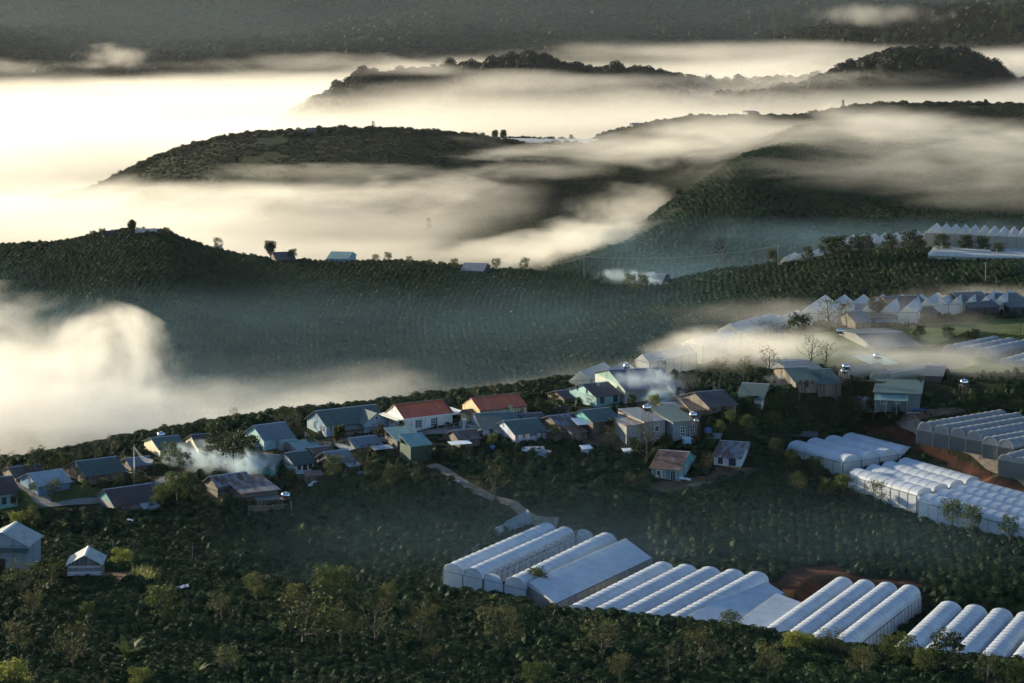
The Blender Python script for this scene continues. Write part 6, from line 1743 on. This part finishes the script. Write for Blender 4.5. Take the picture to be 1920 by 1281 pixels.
drape(1330, 300, 5, 60, 50, 10, 0.0096, 30, 0.045, 2.0, .6, 'fog curling over the shoulder of the right hill', stretch=(.5,1,2.0), dist=.9, contrast=1.6, rot=(0,R(-12),0), detail=6)
drape(1600, 345, 5, 150, 60, 13, 0.0040, 31, 0.030, 2.0, .7, 'veil of fog across the right hill', stretch=(.5,1,2.2), dist=.9, contrast=1.6, detail=6)
drape(1540, 275, 5, 230, 70, 16, 0.0048, 51, 0.027, 2.2, .7, 'long ragged veil of fog along the far ridge slope', stretch=(.4,1,2.2), dist=.9, contrast=1.6, detail=6)
drape(1760, 330, 5, 150, 60, 18, 0.0048, 52, 0.030, 2.2, .7, 'ragged veil of fog lower on the slope at the right', stretch=(.45,1,2.0), dist=.9, contrast=1.6, detail=6)
drape(950, 300, 5, 70, 40, 6, 0.0080, 53, 0.060, 2.0, .6, 'thin streak of fog crossing the right end of the long hill', stretch=(.4,1,2.4), dist=.9, contrast=1.6, rot=(0,R(-6),0), detail=6)
puff(960, 470, 1200, 60, 40, 10, .012, 54, .04, 1.9, .6, 'fog piling behind the crest of the dark hill', stretch=(.7,1,1.8), contrast=.7, rot=(0,R(-5),0))
layer(1000, 2300, 1020, 1260, -128, -165, .0026, 32, .012, .9, 1.0, 'bluish mist at the foot of the right hill', stretch=(.7,1,2), color=COOL)
layer(-600, 1700, 625, 960, -112, -160, .0021, 33, .014, 1.6, 1.3, 'bluish mist in front of the dark hill behind the village', stretch=(.7,1,2), color=COOL)
layer(-500, 1500, 590, 740, -123, -148, .011, 3, .04, 1.9, .6, 'thin fog along the valley floor behind the village', color=NEARC, stretch=(.7,1,2), contrast=.4)
puff(-10, 755, 690, 66, 50, 36, .030, 4, .042, 2.3, .5, color=NEARC, step=.3, label= 'bright cloud of fog rising at the left edge behind the village trees', contrast=.9, detail=6, dist=.5)
puff(215, 790, 665, 30, 26, 17, .028, 5, .06, 2.2, .55, color=NEARC, step=.3, label= 'fog curling out of the bright cloud above the village trees', contrast=.8, detail=6)
puff(1400, 655, 592, 34, 20, 6.5, .05, 6, .08, 1.8, .6, 'bright fog drifting past the white greenhouses behind the blue roof', contrast=.7, detail=5, stretch=(.7,1,1.6))
puff(1240, 700, 588, 20, 12, 5, .03, 7, .08, 1.8, .6, 'fog behind the dark blue roof', contrast=.6, detail=5)
puff(1620, 660, 592, 40, 20, 7, .022, 8, .06, 1.8, .6, 'dim fog drifting over the meadow', contrast=.8, detail=5, stretch=(.7,1,1.6), color=(.9,.9,.88))
puff(1790, 690, 575, 38, 18, 7, .016, 9, .06, 1.8, .6, 'dim fog over the dusty tunnels at the right', contrast=.8, detail=5, stretch=(.7,1,1.6), color=(.9,.9,.88))
layer(300, 2100, 425, 540, -104, -122, .0018, 34, .02, .8, 1.2, 'faint bluish mist above the coffee slope and greenhouses', color=COOL)
S = dict(name='smoke', color=(.74,.90,1.0), aniso=.35, detail=6, contrast=1.6, dist=.8)
puff(395, 860, 515, 12, 7, 5.0, 0.120, 41, .22, 2.2, .6, 'blue white smoke spreading below the cream houses', **S)
puff(470, 878, 505, 6.5, 4, 4.8, 0.144, 42, .3, 2.2, .6, 'smoke rising from the patched tin roofed hut', **S)
puff(1215, 722, 555, 13, 6, 5.4, 0.090, 43, .25, 2.2, .6, 'blue white smoke drifting across the dark blue roof', **S)
puff(1240, 745, 548, 6, 4, 3.8, 0.156, 44, .35, 2.2, .6, 'thick foot of the smoke beside the dark blue roofed house', **S)
puff(1175, 520, 950, 16, 10, 4.0, 0.042, 45, .15, 2.2, .6, 'thin smoke in the saddle of the dark hill', **S)
puff(1228, 532, 940, 7, 6, 2.6, 0.072, 46, .25, 2.2, .6, 'wisp of smoke at the blue grey roof in the saddle', **S)
puff(1455, 720, 560, 4, 3, 3.5, 0.048, 47, .35, 2.2, .6, 'thin smoke rising at the dull brown roof', **S)
drape(1700, 240, 3, 90, 60, 13, 0.0064, 61, 0.030, 2.2, .7, 'fog just under the crest of the far ridge at the right', stretch=(.45,1,2.0), dist=.9, contrast=1.6, detail=6)
drape(1880, 380, 4, 90, 60, 14, 0.0032, 62, 0.030, 2.2, .7, 'pale veil low on the right hill at the edge of the view', stretch=(.45,1,2.0), dist=.9, contrast=1.6, detail=6)
drape(1000, 330, 4, 60, 50, 8, 0.0048, 63, 0.045, 2.2, .6, 'dark torn fog in the hollow right of the long hill', stretch=(.5,1,2.0), dist=.9, contrast=1.6, detail=6)
drape(1230, 300, 6, 60, 50, 12, 0.0096, 64, 0.045, 2.0, .6, 'fog falling over the shoulder between the two hills', stretch=(.5,1,2.0), dist=.9, contrast=1.6, rot=(0,R(-10),0), detail=6)
puff(1060, 150, 2480, 190, 60, 14, .006, 71, .012, 2.0, .7, 'bluish fog in front of the wooded knolls', stretch=(.5,1,2.2), contrast=.8, detail=5)
puff(1600, 148, 2420, 170, 60, 13, .005, 72, .012, 2.0, .7, 'fog lapping at the foot of the dark island hill', stretch=(.5,1,2.2), contrast=.8, detail=5)
puff(760, 130, 2560, 120, 50, 12, .006, 73, .012, 2.0, .7, 'fog washing over the left wooded knoll', stretch=(.5,1,2.2), contrast=.8, detail=5)
puff(1560, 600, 640, 60, 30, 5.5, .010, 81, .05, 2.0, .7, 'thin mist hanging before the peaked white greenhouses', contrast=.8, detail=5, stretch=(.6,1,1.8))
puff(1850, 570, 700, 50, 30, 7, .012, 82, .05, 2.0, .7, 'mist above the crest at the right edge', contrast=.8, detail=5, stretch=(.6,1,1.8))
drape(640, 330, 3, 120, 50, 7, 0.0048, 83, 0.038, 2.2, .6, 'ragged upper edge of the fog on the long hill', stretch=(.5,1,2.2), dist=.9, contrast=1.6, detail=6)
puff(1560, 440, 1010, 120, 40, 10, .0022, 84, .02, 1.8, .8, 'pale mist behind the hill greenhouses', contrast=.6, color=COOL)
layer(-900, 2700, 3500, 4350, 60, -230, .00016, 91, .004, 1.0, 1.0, 'dim blue haze in front of the dark mountain', color=(.50,.66,.78), step=.8)
puff(560, 118, 3450, 260, 60, 18, .003, 92, .012, 2.2, .7, 'ragged top of the fog against the dark mountain', contrast=1.4, detail=6, dist=.6, stretch=(.6,1,1.6))
puff(60, 122, 3450, 200, 60, 16, .003, 93, .012, 2.2, .7, 'ragged top of the fog at the far left under the mountain', contrast=1.4, detail=6, dist=.6, stretch=(.6,1,1.6))
